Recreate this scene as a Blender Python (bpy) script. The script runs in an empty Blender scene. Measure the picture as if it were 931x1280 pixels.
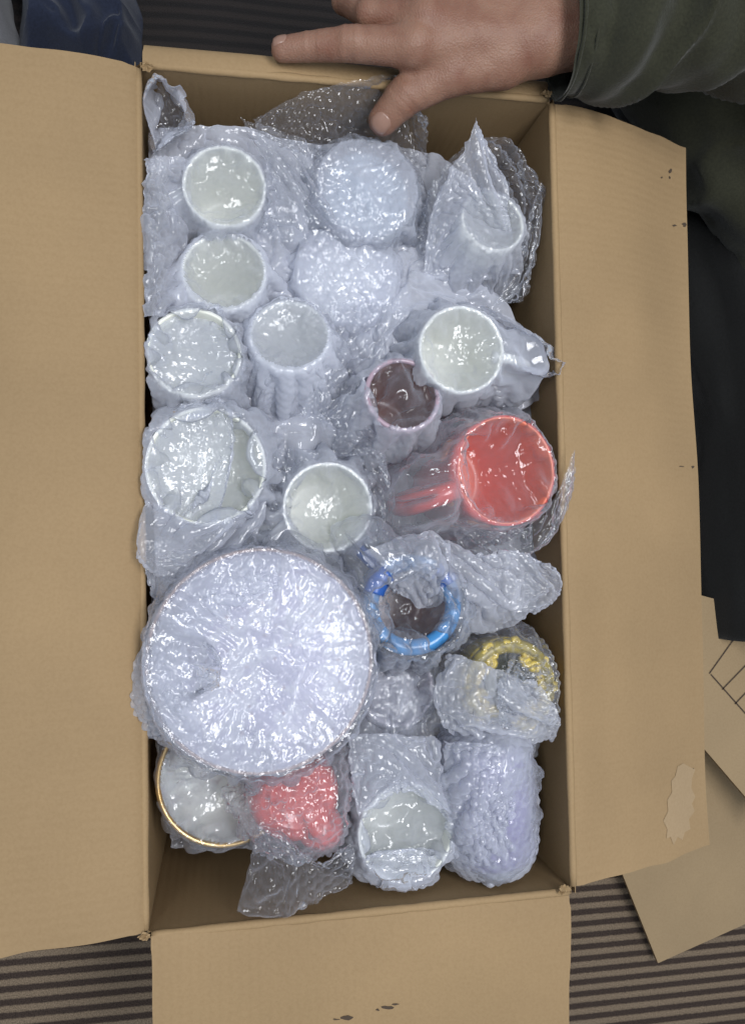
import bpy, math, random
import numpy as np
from mathutils import Matrix, Vector

# ------------------------------------------------------------------ camera, light, exposure
sc = bpy.context.scene
COL = sc.collection
RIM = 0.30                                   # height of the box rim above the carpet
PW, PH, F = 931.0, 1280.0, 1004.6            # photograph size and focal length in its pixels
CAM = np.array([-0.1044, -0.0395, 0.6017 + RIM])
def rotm(a, b, c):
    ca, sa, cb, sb, cc, s_ = math.cos(a), math.sin(a), math.cos(b), math.sin(b), math.cos(c), math.sin(c)
    return (np.array([[1, 0, 0], [0, ca, -sa], [0, sa, ca]]) @ np.array([[cb, 0, sb], [0, 1, 0], [-sb, 0, cb]])
            @ np.array([[cc, -s_, 0], [s_, cc, 0], [0, 0, 1]]))
CR = rotm(.0372, -.1839, -.0123)
cam = bpy.data.cameras.new("camera"); co = bpy.data.objects.new("camera", cam); COL.objects.link(co)
m4 = np.eye(4); m4[:3, :3] = CR; m4[:3, 3] = CAM
co.matrix_world = Matrix(m4.tolist())
cam.sensor_fit = 'VERTICAL'; cam.angle = 2 * math.atan(640 / F)
cam.clip_start = 0.02; cam.clip_end = 50
sc.camera = co

w = bpy.data.worlds.new("World"); sc.world = w; w.use_nodes = True
w.node_tree.nodes["Background"].inputs[0].default_value = (0.75, 0.85, 1.0, 1)
w.node_tree.nodes["Background"].inputs[1].default_value = 0.46
def area(name, loc, target, sx, sy, power, color):
    l = bpy.data.lights.new(name, 'AREA'); l.shape = 'RECTANGLE'; l.size = sx; l.size_y = sy
    l.energy = power; l.color = color
    o = bpy.data.objects.new(name, l); COL.objects.link(o); o.location = loc
    o.rotation_euler = (Vector(target) - Vector(loc)).to_track_quat('-Z', 'Y').to_euler()
    return o
area("ceiling_light", (0.36, -0.06, 1.85), (0.0, 0.0, 0.3), 1.0, 0.40, 22.5, (0.96, 0.97, 1.0))
area("ceiling_light", (-0.70, 0.10, 2.15), (0.0, 0.0, 0.3), 0.6, 0.25, 8, (0.90, 0.95, 1.0))
sc.view_settings.view_transform = 'Standard'; sc.view_settings.look = 'None'
sc.view_settings.exposure = 0.0; sc.view_settings.gamma = 1.0
sc.cycles.transparent_max_bounces = 14; sc.cycles.max_bounces = 6
sc.cycles.transmission_bounces = 3; sc.cycles.diffuse_bounces = 4; sc.cycles.glossy_bounces = 2
sc.cycles.use_adaptive_sampling = True; sc.cycles.adaptive_threshold = 0.04
sc.cycles.sample_clamp_indirect = 4.0
sc.cycles.caustics_reflective = False; sc.cycles.caustics_refractive = False

rng = np.random.default_rng(7)
def at(x, y, z):
    """the point on the horizontal plane z (metres above the rim) that the photograph shows at pixel x, y"""
    d = CR @ np.array([(x - PW / 2) / F, (PH / 2 - y) / F, -1.0])
    return CAM + d * ((z + RIM) - CAM[2]) / d[2]
def mpp(z): return (CAM[2] - RIM - z) / F / 0.985

# ------------------------------------------------------------------ helpers
def empty(name, loc, label=None, cat=None, group=None):
    o = bpy.data.objects.new(name, None); COL.objects.link(o); o.location = [float(v) for v in loc]
    o.empty_display_size = 0.02
    if label: o['label'] = label
    if cat: o['category'] = cat
    if group: o['group'] = group
    return o
def mesh(name, V, Fc, mat, parent=None, uv=None, smooth=True, mats=None, midx=None, origin=None, kind=None):
    V = np.asarray(V, float).reshape(-1, 3)
    off = np.zeros(3)
    p = parent
    while p is not None:
        off = off + np.array(p.location); p = p.parent
    o0 = np.zeros(3) if origin is None else np.asarray(origin, float)
    me = bpy.data.meshes.new(name)
    if isinstance(Fc, np.ndarray):
        nf, k = Fc.shape
        me.vertices.add(len(V)); me.vertices.foreach_set('co', (V - off - (o0 - off if origin is not None else 0)).astype(np.float32).ravel())
        me.loops.add(nf * k); me.loops.foreach_set('vertex_index', Fc.astype(np.int32).ravel())
        me.polygons.add(nf); me.polygons.foreach_set('loop_start', np.arange(0, nf * k, k, dtype=np.int32))
        me.update(calc_edges=True)
    else:
        me.from_pydata((V - off - (o0 - off if origin is not None else 0)).tolist(), [], Fc)
    if uv is not None:
        lay = me.uv_layers.new(name='UVMap')
        vi = np.empty(len(me.loops), np.int32); me.loops.foreach_get('vertex_index', vi)
        lay.data.foreach_set('uv', np.asarray(uv, np.float32)[vi].ravel())
    for m in (mats or [mat]): me.materials.append(m)
    if midx is not None: me.polygons.foreach_set('material_index', np.asarray(midx, np.int32))
    me.polygons.foreach_set('use_smooth', np.full(len(me.polygons), smooth))
    me.validate(); me.update()
    o = bpy.data.objects.new(name, me); COL.objects.link(o)
    if origin is not None: o.location = (o0 - off).tolist()
    if parent is not None: o.parent = parent
    if kind: o['kind'] = kind
    return o
def tag(o, label, cat, group=None):
    o['label'] = label; o['category'] = cat
    if group: o['group'] = group
    return o
def grid_faces(n, m):
    i = np.arange(n * m).reshape(n, m)
    return np.stack([i[:-1, :-1].ravel(), i[1:, :-1].ravel(), i[1:, 1:].ravel(), i[:-1, 1:].ravel()], 1)
def smooth01(t): t = np.clip(t, 0, 1); return t * t * (3 - 2 * t)
LAT = np.random.default_rng(3).uniform(-1, 1, (64, 64, 8))
def noise2(u, v, k=0):
    iu = np.floor(u).astype(int); iv = np.floor(v).astype(int)
    fu = u - iu; fv = v - iv; fu = fu * fu * (3 - 2 * fu); fv = fv * fv * (3 - 2 * fv)
    L = LAT[:, :, k % 8]; ku = (k * 17) % 64; s = lambda a, b: L[(a + ku) % 64, (b + 3 * ku) % 64]
    return (s(iu, iv) * (1 - fu) + s(iu + 1, iv) * fu) * (1 - fv) + (s(iu, iv + 1) * (1 - fu) + s(iu + 1, iv + 1) * fu) * fv
LAT3 = np.random.default_rng(5).uniform(-1, 1, (32, 32, 32))
def noise3(P):
    I = np.floor(P).astype(int); f = P - I; f = f * f * (3 - 2 * f); r = 0
    for a in (0, 1):
        for b in (0, 1):
            for c in (0, 1):
                wgt = (f[..., 0] if a else 1 - f[..., 0]) * (f[..., 1] if b else 1 - f[..., 1]) * (f[..., 2] if c else 1 - f[..., 2])
                r = r + wgt * LAT3[(I[..., 0] + a) % 32, (I[..., 1] + b) % 32, (I[..., 2] + c) % 32]
    return r

# ------------------------------------------------------------------ materials
def nodes(name):
    m = bpy.data.materials.new(name); m.use_nodes = True
    nt = m.node_tree; return m, nt, nt.nodes["Principled BSDF"]
def N(nt, t, **kw):
    n = nt.nodes.new(t)
    for k, v in kw.items():
        if k in n.inputs.keys() if hasattr(n.inputs, 'keys') else False: n.inputs[k].default_value = v
        else: setattr(n, k, v)
    return n
def ramp(nt, stops):
    r = nt.nodes.new("ShaderNodeValToRGB")
    e = r.color_ramp.elements
    while len(e) < len(stops): e.new(0.5)
    for el, (p, c) in zip(e, stops): el.position = p; el.color = (*c, 1)
    return r
def cardboard(name, base, flute_axis=None, pitch=0.007):
    """kraft paper: fibre mottling, faint flute lines showing through the liner"""
    m, nt, b = nodes(name); L = nt.links.new
    tc = N(nt, "ShaderNodeTexCoord")
    n1 = N(nt, "ShaderNodeTexNoise"); n1.inputs['Scale'].default_value = 9; n1.inputs['Detail'].default_value = 5
    n2 = N(nt, "ShaderNodeTexNoise"); n2.inputs['Scale'].default_value = 420; n2.inputs['Detail'].default_value = 3
    for n in (n1, n2): L(tc.outputs['Object'], n.inputs['Vector'])
    d = tuple(c * 0.90 for c in base); h = tuple(min(1, c * 1.06) for c in base)
    r1 = ramp(nt, [(0.25, d), (0.75, h)]); L(n1.outputs['Fac'], r1.inputs[0])
    mx = N(nt, "ShaderNodeMix", data_type='RGBA', blend_type='MULTIPLY'); mx.inputs[0].default_value = 1
    r2 = ramp(nt, [(0.25, (0.93, 0.92, 0.90)), (0.62, (1, 1, 1))]); L(n2.outputs['Fac'], r2.inputs[0])
    L(r1.outputs[0], mx.inputs[6]); L(r2.outputs[0], mx.inputs[7])
    L(mx.outputs[2], b.inputs['Base Color'])
    b.inputs['Roughness'].default_value = 0.72; b.inputs['Specular IOR Level'].default_value = 0.25
    bp = N(nt, "ShaderNodeBump"); bp.inputs['Strength'].default_value = 0.35; bp.inputs['Distance'].default_value = 0.0006
    h1 = n2.outputs['Fac']
    if flute_axis is not None:
        wv = N(nt, "ShaderNodeTexWave", wave_type='BANDS', bands_direction=flute_axis, wave_profile='SIN')
        wv.inputs['Scale'].default_value = 1 / pitch / 3.18; wv.inputs['Distortion'].default_value = 0.35
        wv.inputs['Detail'].default_value = 1.0
        L(tc.outputs['Object'], wv.inputs['Vector'])
        n3 = N(nt, "ShaderNodeTexNoise"); n3.inputs['Scale'].default_value = 26; L(tc.outputs['Object'], n3.inputs['Vector'])
        mm = N(nt, "ShaderNodeMath", operation='MULTIPLY'); L(wv.outputs['Fac'], mm.inputs[0]); L(n3.outputs['Fac'], mm.inputs[1])
        ad = N(nt, "ShaderNodeMath", operation='MULTIPLY_ADD'); ad.inputs[1].default_value = 1.3
        L(mm.outputs[0], ad.inputs[0]); L(n2.outputs['Fac'], ad.inputs[2]); h1 = ad.outputs[0]
    L(h1, bp.inputs['Height']); L(bp.outputs[0], b.inputs['Normal'])
    return m
KRAFT = (0.312, 0.210, 0.107)
CARD_X = cardboard("cardboard_flutes_along_x", KRAFT, 'Y')
CARD_Y = cardboard("cardboard_flutes_along_y", KRAFT, 'X')
CARD_Z = cardboard("cardboard_wall", KRAFT, 'X')
CARD_F = cardboard("cardboard_scrap", (0.33, 0.235, 0.13), None)
CARD_FLUTE = cardboard("cardboard_flute", (0.20, 0.125, 0.06), None)
CARD_F2 = cardboard("cardboard_crease", tuple(c * 1.05 for c in KRAFT), None)
PEEL = cardboard("peeled_paper", (0.345, 0.245, 0.140), None)

def plain(name, col, rough=0.5, bump=None, spec=0.5, var=0.0, scale=30, coat=0.0):
    m, nt, b = nodes(name); L = nt.links.new
    b.inputs['Roughness'].default_value = rough; b.inputs['Specular IOR Level'].default_value = spec
    b.inputs['Coat Weight'].default_value = coat
    b.inputs['Base Color'].default_value = (*col, 1)
    if var or bump:
        tc = N(nt, "ShaderNodeTexCoord"); n = N(nt, "ShaderNodeTexNoise"); n.inputs['Scale'].default_value = scale
        n.inputs['Detail'].default_value = 6; L(tc.outputs['Object'], n.inputs['Vector'])
        if var:
            r = ramp(nt, [(0.3, tuple(c * (1 - var) for c in col)), (0.7, tuple(min(1, c * (1 + var)) for c in col))])
            L(n.outputs['Fac'], r.inputs[0]); L(r.outputs[0], b.inputs['Base Color'])
        if bump:
            bp = N(nt, "ShaderNodeBump"); bp.inputs['Strength'].default_value = 0.6; bp.inputs['Distance'].default_value = bump
            L(n.outputs['Fac'], bp.inputs['Height']); L(bp.outputs[0], b.inputs['Normal'])
    return m
WHITE = plain("white_ceramic", (0.70, 0.71, 0.67), 0.3, coat=0.3, var=0.03)
CREAM = plain("cream_ceramic", (0.72, 0.73, 0.66), 0.2, coat=0.3, var=0.03)
GREY_IN = plain("pale_grey_glaze", (0.85, 0.855, 0.745), 0.3, var=0.03)
BROWN_IN = plain("brown_glaze", (0.30, 0.150, 0.125), 0.25, var=0.15)
RED = plain("red_glaze", (0.56, 0.075, 0.06), 0.25, coat=0.3, var=0.08)
RED_IN = plain("coral_red_glaze", (0.86, 0.25, 0.16), 0.3, var=0.05)
PINK = plain("pink_glaze", (0.62, 0.22, 0.24), 0.3, var=0.1)
OLIVEY = plain("olive_yellow_glaze", (0.30, 0.23, 0.03), 0.35, var=.3, scale=120)
ROSE = plain("rose_brown_rim", (0.42, 0.25, 0.18), 0.35)
ORANGE = plain("orange_glaze", (0.75, 0.26, 0.09), 0.3, var=0.1)
BLUE = plain("cobalt_blue_glaze", (0.018, 0.085, 0.33), 0.35, coat=0.0, var=0.1)
LBLUE = plain("light_blue_glaze", (0.05, 0.23, 0.50), 0.25, var=0.1)
BLUEGREY = plain("blue_grey_glaze", (0.42, 0.49, 0.55), 0.25, coat=0.2, var=0.06)
YELLOW = plain("yellow_glaze", (0.58, 0.42, 0.04), 0.3, var=0.25, scale=90)
GREEN_IN = plain("olive_green_glaze", (0.12, 0.13, 0.04), 0.3, var=0.2)
PURPLE = plain("violet_glaze", (0.13, 0.085, 0.33), 0.25, var=0.15)
MAUVE = plain("mauve_glaze", (0.38, 0.28, 0.33), 0.3, var=0.1)
GOLD = plain("gold_rim", (0.60, 0.40, 0.16), 0.3); GOLD.node_tree.nodes["Principled BSDF"].inputs['Metallic'].default_value = 0.7
INK = plain("black_ink", (0.015, 0.013, 0.012), 0.6)
SCUFF = plain("dark_scuff", (0.06, 0.04, 0.025), 0.9)
METAL = plain("staple_metal", (0.5, 0.48, 0.45), 0.35); METAL.node_tree.nodes["Principled BSDF"].inputs['Metallic'].default_value = 1

def floral():
    m, nt, b = nodes("floral_porcelain"); L = nt.links.new
    tc = N(nt, "ShaderNodeTexCoord")
    v = N(nt, "ShaderNodeTexVoronoi"); v.inputs['Scale'].default_value = 95; L(tc.outputs['Object'], v.inputs['Vector'])
    n = N(nt, "ShaderNodeTexNoise"); n.inputs['Scale'].default_value = 75; n.inputs['Detail'].default_value = 4; L(tc.outputs['Object'], n.inputs['Vector'])
    r = ramp(nt, [(0.47, (0.80, 0.79, 0.82)), (0.56, (0.52, 0.48, 0.64))]); L(n.outputs['Fac'], r.inputs[0])
    r2 = ramp(nt, [(0.10, (0.45, 0.12, 0.08)), (0.18, (1, 1, 1))]); L(v.outputs['Distance'], r2.inputs[0])
    mx = N(nt, "ShaderNodeMix", data_type='RGBA', blend_type='MULTIPLY'); mx.inputs[0].default_value = 0.7
    L(r.outputs[0], mx.inputs[6]); L(r2.outputs[0], mx.inputs[7]); L(mx.outputs[2], b.inputs['Base Color'])
    b.inputs['Roughness'].default_value = 0.2
    return m
FLORAL = floral()

def film(name, milk, tint=(0.875, 0.90, 1.0), rough=0.12, gloss=0.55, edge=0.9):
    """thin polyethylene: clear, slightly milky, glossy; denser where the film is seen edge-on"""
    m = bpy.data.materials.new(name); m.use_nodes = True; nt = m.node_tree; nt.nodes.clear(); L = nt.links.new
    out = N(nt, "ShaderNodeOutputMaterial"); tc = N(nt, "ShaderNodeTexCoord")
    nz = N(nt, "ShaderNodeTexNoise"); nz.inputs['Scale'].default_value = 130; nz.inputs['Detail'].default_value = 2
    L(tc.outputs['UV'], nz.inputs['Vector'])
    sb = N(nt, "ShaderNodeMath", operation='SUBTRACT'); sb.inputs[1].default_value = 0.5; L(nz.outputs['Fac'], sb.inputs[0])
    ab = N(nt, "ShaderNodeMath", operation='ABSOLUTE'); L(sb.outputs[0], ab.inputs[0])
    bp = N(nt, "ShaderNodeBump"); bp.inputs['Strength'].default_value = 0.6; bp.inputs['Distance'].default_value = 0.0025
    L(ab.outputs[0], bp.inputs['Height'])
    tr = N(nt, "ShaderNodeBsdfTransparent"); tr.inputs[0].default_value = (0.975, 0.98, 0.99, 1)
    df = N(nt, "ShaderNodeBsdfDiffuse"); df.inputs[0].default_value = (*tint, 1)
    tl = N(nt, "ShaderNodeBsdfTranslucent"); tl.inputs[0].default_value = (*tint, 1)
    mk = N(nt, "ShaderNodeMixShader"); mk.inputs[0].default_value = 0.40
    L(df.outputs[0], mk.inputs[1]); L(tl.outputs[0], mk.inputs[2])
    lw = N(nt, "ShaderNodeLayerWeight"); lw.inputs['Blend'].default_value = 0.35
    pw = N(nt, "ShaderNodeMath", operation='POWER'); pw.inputs[1].default_value = 1.25; L(lw.outputs['Facing'], pw.inputs[0])
    fm = N(nt, "ShaderNodeMath", operation='MULTIPLY_ADD'); fm.inputs[1].default_value = edge; fm.inputs[2].default_value = milk
    L(pw.outputs[0], fm.inputs[0])
    cl = N(nt, "ShaderNodeMath", operation='MINIMUM'); cl.inputs[1].default_value = 0.9; L(fm.outputs[0], cl.inputs[0])
    m1 = N(nt, "ShaderNodeMixShader"); L(cl.outputs[0], m1.inputs[0]); L(tr.outputs[0], m1.inputs[1]); L(mk.outputs[0], m1.inputs[2])
    gl = N(nt, "ShaderNodeBsdfGlossy"); gl.inputs['Roughness'].default_value = rough; gl.inputs[0].default_value = (1, 1, 1, 1)
    fr = N(nt, "ShaderNodeFresnel"); fr.inputs['IOR'].default_value = 1.5
    gm = N(nt, "ShaderNodeMath", operation='MULTIPLY_ADD'); gm.inputs[1].default_value = gloss; gm.inputs[2].default_value = 0.02
    L(fr.outputs[0], gm.inputs[0])
    m2 = N(nt, "ShaderNodeMixShader"); L(gm.outputs[0], m2.inputs[0]); L(m1.outputs[0], m2.inputs[1]); L(gl.outputs[0], m2.inputs[2])
    for s in (gl,): L(bp.outputs[0], s.inputs['Normal'])
    L(m2.outputs[0], out.inputs[0])
    return m
FILM = film("bubble_wrap_film", 0.33, edge=0.8)
FILM_MILKY = film("bubble_wrap_milky", 0.60, edge=0.8)
FILM_SPARK = film("bubble_wrap_shiny", 0.13, edge=0.8, gloss=0.9)
FILM_MOUTH = film("bubble_wrap_stretched", 0.30, edge=0.5)
FILM_CLEAR = film("bubble_wrap_clear", 0.05, edge=0.55)

# ------------------------------------------------------------------ thin sheets (bubble wrap)
def upsample(P, k):
    """Catmull-Rom up-sampling of a grid of points by k along both directions"""
    def mat(n):
        t = np.linspace(0, n - 1, (n - 1) * k + 1); i = np.minimum(t.astype(int), n - 2); f = t - i
        Wt = np.zeros((len(t), n))
        c = [-.5 * f + f**2 - .5 * f**3, 1 - 2.5 * f**2 + 1.5 * f**3, .5 * f + 2 * f**2 - 1.5 * f**3, -.5 * f**2 + .5 * f**3]
        for j in range(4): np.add.at(Wt, (np.arange(len(t)), np.clip(i - 1 + j, 0, n - 1)), c[j])
        return Wt
    A, B = mat(P.shape[0]), mat(P.shape[1])
    return np.einsum('ai,bj,ijk->abk', A, B, P, optimize=True)
def relax(P, R1, R2, collide=None, pin=None, steps=60, sweeps=4, grav=2.2e-4, damp=0.92):
    """position-based cloth: R1, R2 are rest lengths along the two grid directions"""
    P = P.copy(); Q = P.copy(); P0 = P.copy()
    D1 = np.sqrt(R1[:, :-1]**2 + R2[:-1, :]**2)
    def fix(a, b, r, s):
        d = b - a; l = np.sqrt((d * d).sum(-1)) + 1e-9
        c = (d * ((l - r) / l * 0.5 * s)[..., None]); a += c; b -= c
    for _ in range(steps):
        V = (P - Q) * damp; Q = P.copy(); P = P + V; P[..., 2] -= grav
        for _s in range(sweeps):
            for o in (0, 1):
                a = P[o:-1:2]; b = P[o + 1::2]; fix(a, b, R1[o::2], 1.0)
                a = P[:, o:-1:2]; b = P[:, o + 1::2]; fix(a, b, R2[:, o::2], 1.0)
            for o in (0, 1):
                fix(P[o:-1:2, :-1], P[o + 1::2, 1:], D1[o::2], 0.5); fix(P[o:-1:2, 1:], P[o + 1::2, :-1], D1[o::2], 0.5)
            if pin is not None: P[pin] = P0[pin]
        if collide is not None: P = collide(P)
        if pin is not None: P[pin] = P0[pin]
    return P
def grid_normals(P):
    a = np.gradient(P, axis=0); b = np.gradient(P, axis=1); n = np.cross(a, b)
    return n / (np.linalg.norm(n, axis=-1, keepdims=True) + 1e-12)
def hexbubble(u, v, d, rb, seed):
    """dome profile of a hexagonal field of bubbles of spacing d and radius rb; a few are popped"""
    best = np.full(u.shape, 1e9); cid = np.zeros(u.shape)
    row = d * math.sqrt(3) / 2; j0 = np.round(v / row)
    for dj in (-1, 0, 1):
        j = j0 + dj; off = (np.mod(j, 2)) * d / 2; i = np.round((u - off) / d)
        dist = np.hypot(u - (i * d + off), v - j * row); k = dist < best
        best = np.where(k, dist, best); cid = np.where(k, i * 131.7 + j * 71.3 + seed, cid)
    hsh = np.mod(np.sin(cid) * 43758.5453, 1.0)
    q = np.clip(1 - (best / rb)**2, 0, 1)
    return np.sqrt(q) * (0.55 + 0.45 * q) * np.where(hsh < 0.12, 0.25, 0.75 + 0.35 * hsh)
CUPS = []; JOBS = []
def sheet(name, P, uvscale, parent, mat, k=3, seed=0, bubble=0.0010, crinkle=0.0012, d=0.0070, flip=False, bscale=None, mouth=None, mouthmat=None, mouthr=.94, fold=.0026):
    """turn a coarse relaxed grid into a bubble-wrap mesh part"""
    n, m = P.shape[:2]
    X = upsample(P, k); nn, mm = X.shape[:2]
    u, v = np.meshgrid(np.linspace(0, uvscale[0], nn), np.linspace(0, uvscale[1], mm), indexing='ij')
    Nn = grid_normals(X)
    if flip: Nn = -Nn
    h = bubble * hexbubble(u + .003 * seed, v, d, d * 0.44, seed)
    sf = seed * 2.31
    fo = np.clip(1 - 3.2 * np.abs(noise2(u * 17 + v * 6 + sf, v * 15 - u * 5, seed + 4)), 0, 1)**2 + .6 * np.clip(1 - 3.5 * np.abs(noise2(u * 33 - v * 9 + sf, v * 30 + u * 11, seed + 6)), 0, 1)**2
    h = h * (1 - .5 * np.clip(fo, 0, 1)) + fold * fo
    if bscale is not None: h = h * upsample(bscale[..., None], k)[..., 0]
    s = seed * 1.37
    rid = (1 - 2 * np.abs(noise2(u * 70 + s, v * 70, seed))) * 0.6 + (1 - 2 * np.abs(noise2(u * 150 + s, v * 150 + 9, seed + 1))) * 0.4
    h = h + 0.45 * crinkle * rid * (0.5 + 0.5 * noise2(u * 25, v * 25 + s, seed + 2))
    X = X + Nn * h[..., None]
    fc = grid_faces(nn, mm); cen = X.reshape(-1, 3)[fc].mean(1); keep = np.ones(len(fc), bool)
    for (ow, c, r0, r1, h_, Rm) in CUPS:
        if ow is parent: continue
        q = (cen - c) @ Rm; kk = np.clip(-q[:, 2] / h_, 0, 1)
        keep &= ~((np.hypot(q[:, 0], q[:, 1]) < r0 + (r1 - r0) * kk - .0006) & (q[:, 2] < -.0005) & (q[:, 2] > -h_))
    mi = None
    if mouth is not None: mi = (upsample(mouth[..., None], k)[:-1, :-1, 0] < mouthr).ravel().astype(int)[keep]
    return mesh(name, X, fc[keep], mat, parent, uv=np.stack([u.ravel() + seed, v.ravel()], 1), mats=[mat, mouthmat or FILM_MOUTH] if mi is not None else None, midx=mi)

class Frustum:
    """solid the film cannot enter: tapered cup with a recessed mouth and a handle bump"""
    def __init__(s, c, r0, r1, h, Rm, sag, handle=None, hlen=0.030, closed=False, dome=0.0):
        s.c, s.r0, s.r1, s.h, s.R, s.sag, s.handle, s.hlen, s.closed, s.dome = np.asarray(c), r0, r1, h, Rm, sag, handle, hlen, closed, dome
    def __call__(s, P, t=0.0015):
        q = (P - s.c) @ s.R
        rho = np.hypot(q[..., 0], q[..., 1]) + 1e-9; z = q[..., 2]
        k = np.clip(-z / s.h, 0, 1); Ro = s.r0 + (s.r1 - s.r0) * k
        if s.handle is not None:
            a = math.radians(s.handle); along = q[..., 0] * math.cos(a) + q[..., 1] * math.sin(a)
            perp = -q[..., 0] * math.sin(a) + q[..., 1] * math.cos(a)
            bump = s.hlen * np.exp(-(perp / 0.011)**2) * (along > 0) * smooth01((-z - 0.006) / 0.012)
            Ro = Ro + bump
        Ro = Ro + t
        if s.closed: top = s.dome * np.clip(1 - (rho / s.r0)**2, 0, 1) + t
        else: top = np.where(rho < s.r0 - 0.003, -s.sag * np.clip(1 - (rho / (s.r0 - 0.003))**4, 0, 1), 0) + t
        inside = (rho < Ro) & (z < top) & (z > -s.h - 0.02)
        up = top - z; out = Ro - rho
        pu = inside & ((up <= out) | (rho < s.r0 - 0.004)); po = inside & ~pu
        z2 = np.where(pu, top, z); sc_ = np.where(po, Ro / rho, 1.0)
        q = np.stack([q[..., 0] * sc_, q[..., 1] * sc_, z2], -1)
        return q @ s.R.T + s.c
class Torus:
    """solid ring"""
    def __init__(s, c, R, a, Rm): s.c, s.Rr, s.a, s.Rm = np.asarray(c), R, a, Rm
    def __call__(s, P, t=0.0012):
        q = (P - s.c) @ s.Rm; rho = np.hypot(q[..., 0], q[..., 1]) + 1e-9; e = rho - s.Rr; z = q[..., 2]; l = np.hypot(e, z) + 1e-9
        f = np.where(l < s.a + t, (s.a + t) / l, 1.0); z2 = np.where(l < s.a + t, np.maximum(z, -.3 * s.a), z)
        l2 = np.hypot(e, z2) + 1e-9; f = np.where(l < s.a + t, (s.a + t) / l2, 1.0); rn = s.Rr + e * f
        return np.stack([q[..., 0] / rho * rn, q[..., 1] / rho * rn, z2 * f], -1) @ s.Rm.T + s.c
class Cone:
    """solid sphere-swept segment"""
    def __init__(s, a, b, ra, rb): s.a, s.b, s.ra, s.rb = np.asarray(a), np.asarray(b), ra, rb
    def __call__(s, P, t=0.0015):
        ab = s.b - s.a; k = np.clip(((P - s.a) @ ab) / (ab @ ab), 0, 1)
        c = s.a + k[..., None] * ab; r = s.ra + (s.rb - s.ra) * k + t
        d = P - c; l = np.linalg.norm(d, axis=-1) + 1e-9
        return np.where((l < r)[..., None], c + d * (r / l)[..., None], P)
def box_clamp(P, zlim=-0.004):
    low = P[..., 2] < RIM + zlim
    P[..., 0] = np.where(low, np.clip(P[..., 0], -0.1545, 0.1545), P[..., 0])
    P[..., 1] = np.where(low, np.clip(P[..., 1], -0.308, 0.308), P[..., 1])
    P[..., 2] = np.maximum(P[..., 2], 0.02)
    return P
def wrap(parent, colliders, center, r, size=0.20, n=50, flare=0.45, slack=1.02, puck=0.10, rot=0.0, seed=0, mat=None, k=3, off=(0, 0),
         bubble=0.0010, crinkle=0.0006, steps=16, handle=None, hlen=0.03, name='bubble_wrap', lift=0.002, ell=(1, 1), closed=False,
         Rm=np.eye(3), sag=0.008, tuck=0.6, pleat=0.003, reach=0.034, mouthb=0.45, clearmouth=True, mouthmat=None, mouthr=.94):
    """a square of bubble wrap laid over a thing: spans the mouth, then falls round the sides in pleats"""
    center = np.asarray(center, float)
    ds = size / (n - 1); s = np.linspace(-size / 2, size / 2, n); U, Vv = np.meshgrid(s, s, indexing='ij')
    ca, sa = math.cos(rot), math.sin(rot)
    X = U * ca - Vv * sa + off[0]; Y = U * sa + Vv * ca + off[1]
    rho = np.hypot(X / ell[0], Y / ell[1]) + 1e-9; th = np.arctan2(Y, X)
    q = np.maximum(rho - r, 0); out = reach * (1 - np.exp(-q * flare / reach))
    if handle is not None:
        dth = np.abs((th - math.radians(handle) + math.pi) % (2 * math.pi) - math.pi)
        out = out + (hlen + .004) * np.exp(-(dth / .42)**2) * smooth01(q / .018)
    cth, sth = np.cos(th), np.sin(th)
    pl = (1 - 2 * np.abs(noise2(cth * 3.2 + 9 + seed, sth * 3.2 + 5, seed))) + .5 * (1 - 2 * np.abs(noise2(cth * 7 + seed, sth * 7 + 2, seed + 1)))
    ro = np.minimum(rho, r) + out + pleat * pl * smooth01(q / .03) * 1.5
    drop = q * math.sqrt(max(0, 1 - flare**2)) + 0.5 * q * smooth01(q / .03) * flare
    drop = np.minimum(drop, .068)
    m_ = np.clip(1 - (rho / (r - .003))**2, 0, 1)
    dip = sag * m_**.8 * (1 + tuck * noise2(X * 34 + seed, Y * 34 + 3, seed + 2) + tuck * (1 - 2 * np.abs(noise2(X * 22 + seed + 7, Y * 22, seed + 3))) * .8)
    Z = lift - drop - (0 if closed else dip) + pleat * .35 * pl * (rho / r < 1) * smooth01(rho / r * 1.4 - .2) * smooth01((1 - rho / r) * 8)
    P = np.stack([X / rho * ro, Y / rho * ro, Z + np.where(np.abs(rho - r) < ds, .0, .0012) * noise2(U * 60 + seed, Vv * 60, seed)], -1) @ Rm.T + center
    puck *= .55
    nz = lambda k_: slack + puck * noise2(U * 38 + seed, Vv * 38 + k_, seed + k_) + puck * 0.6 * noise2(U * 80 + k_, Vv * 80, seed + k_ + 3)
    R1 = np.linalg.norm(np.diff(P, axis=0), axis=-1) * nz(1)[:-1]; R2 = np.linalg.norm(np.diff(P, axis=1), axis=-1) * nz(2)[:, :-1]
    def collide(Q):
        for c in colliders: Q = c(Q)
        return box_clamp(Q)
    pin = (np.abs(rho - r) < 0.6 * ds) if not closed else (rho < .25 * r)
    P = relax(P, R1, R2, collide, steps=steps, pin=pin, grav=4e-5, damp=.75)
    return sheet(name, P, (size, size), parent, mat or FILM, k=k, seed=seed, bubble=bubble, crinkle=crinkle, bscale=(np.where(rho < r * .92, mouthb, 1.) if not closed else None), mouth=(rho / r if clearmouth else None), mouthmat=mouthmat, mouthr=mouthr)
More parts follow.
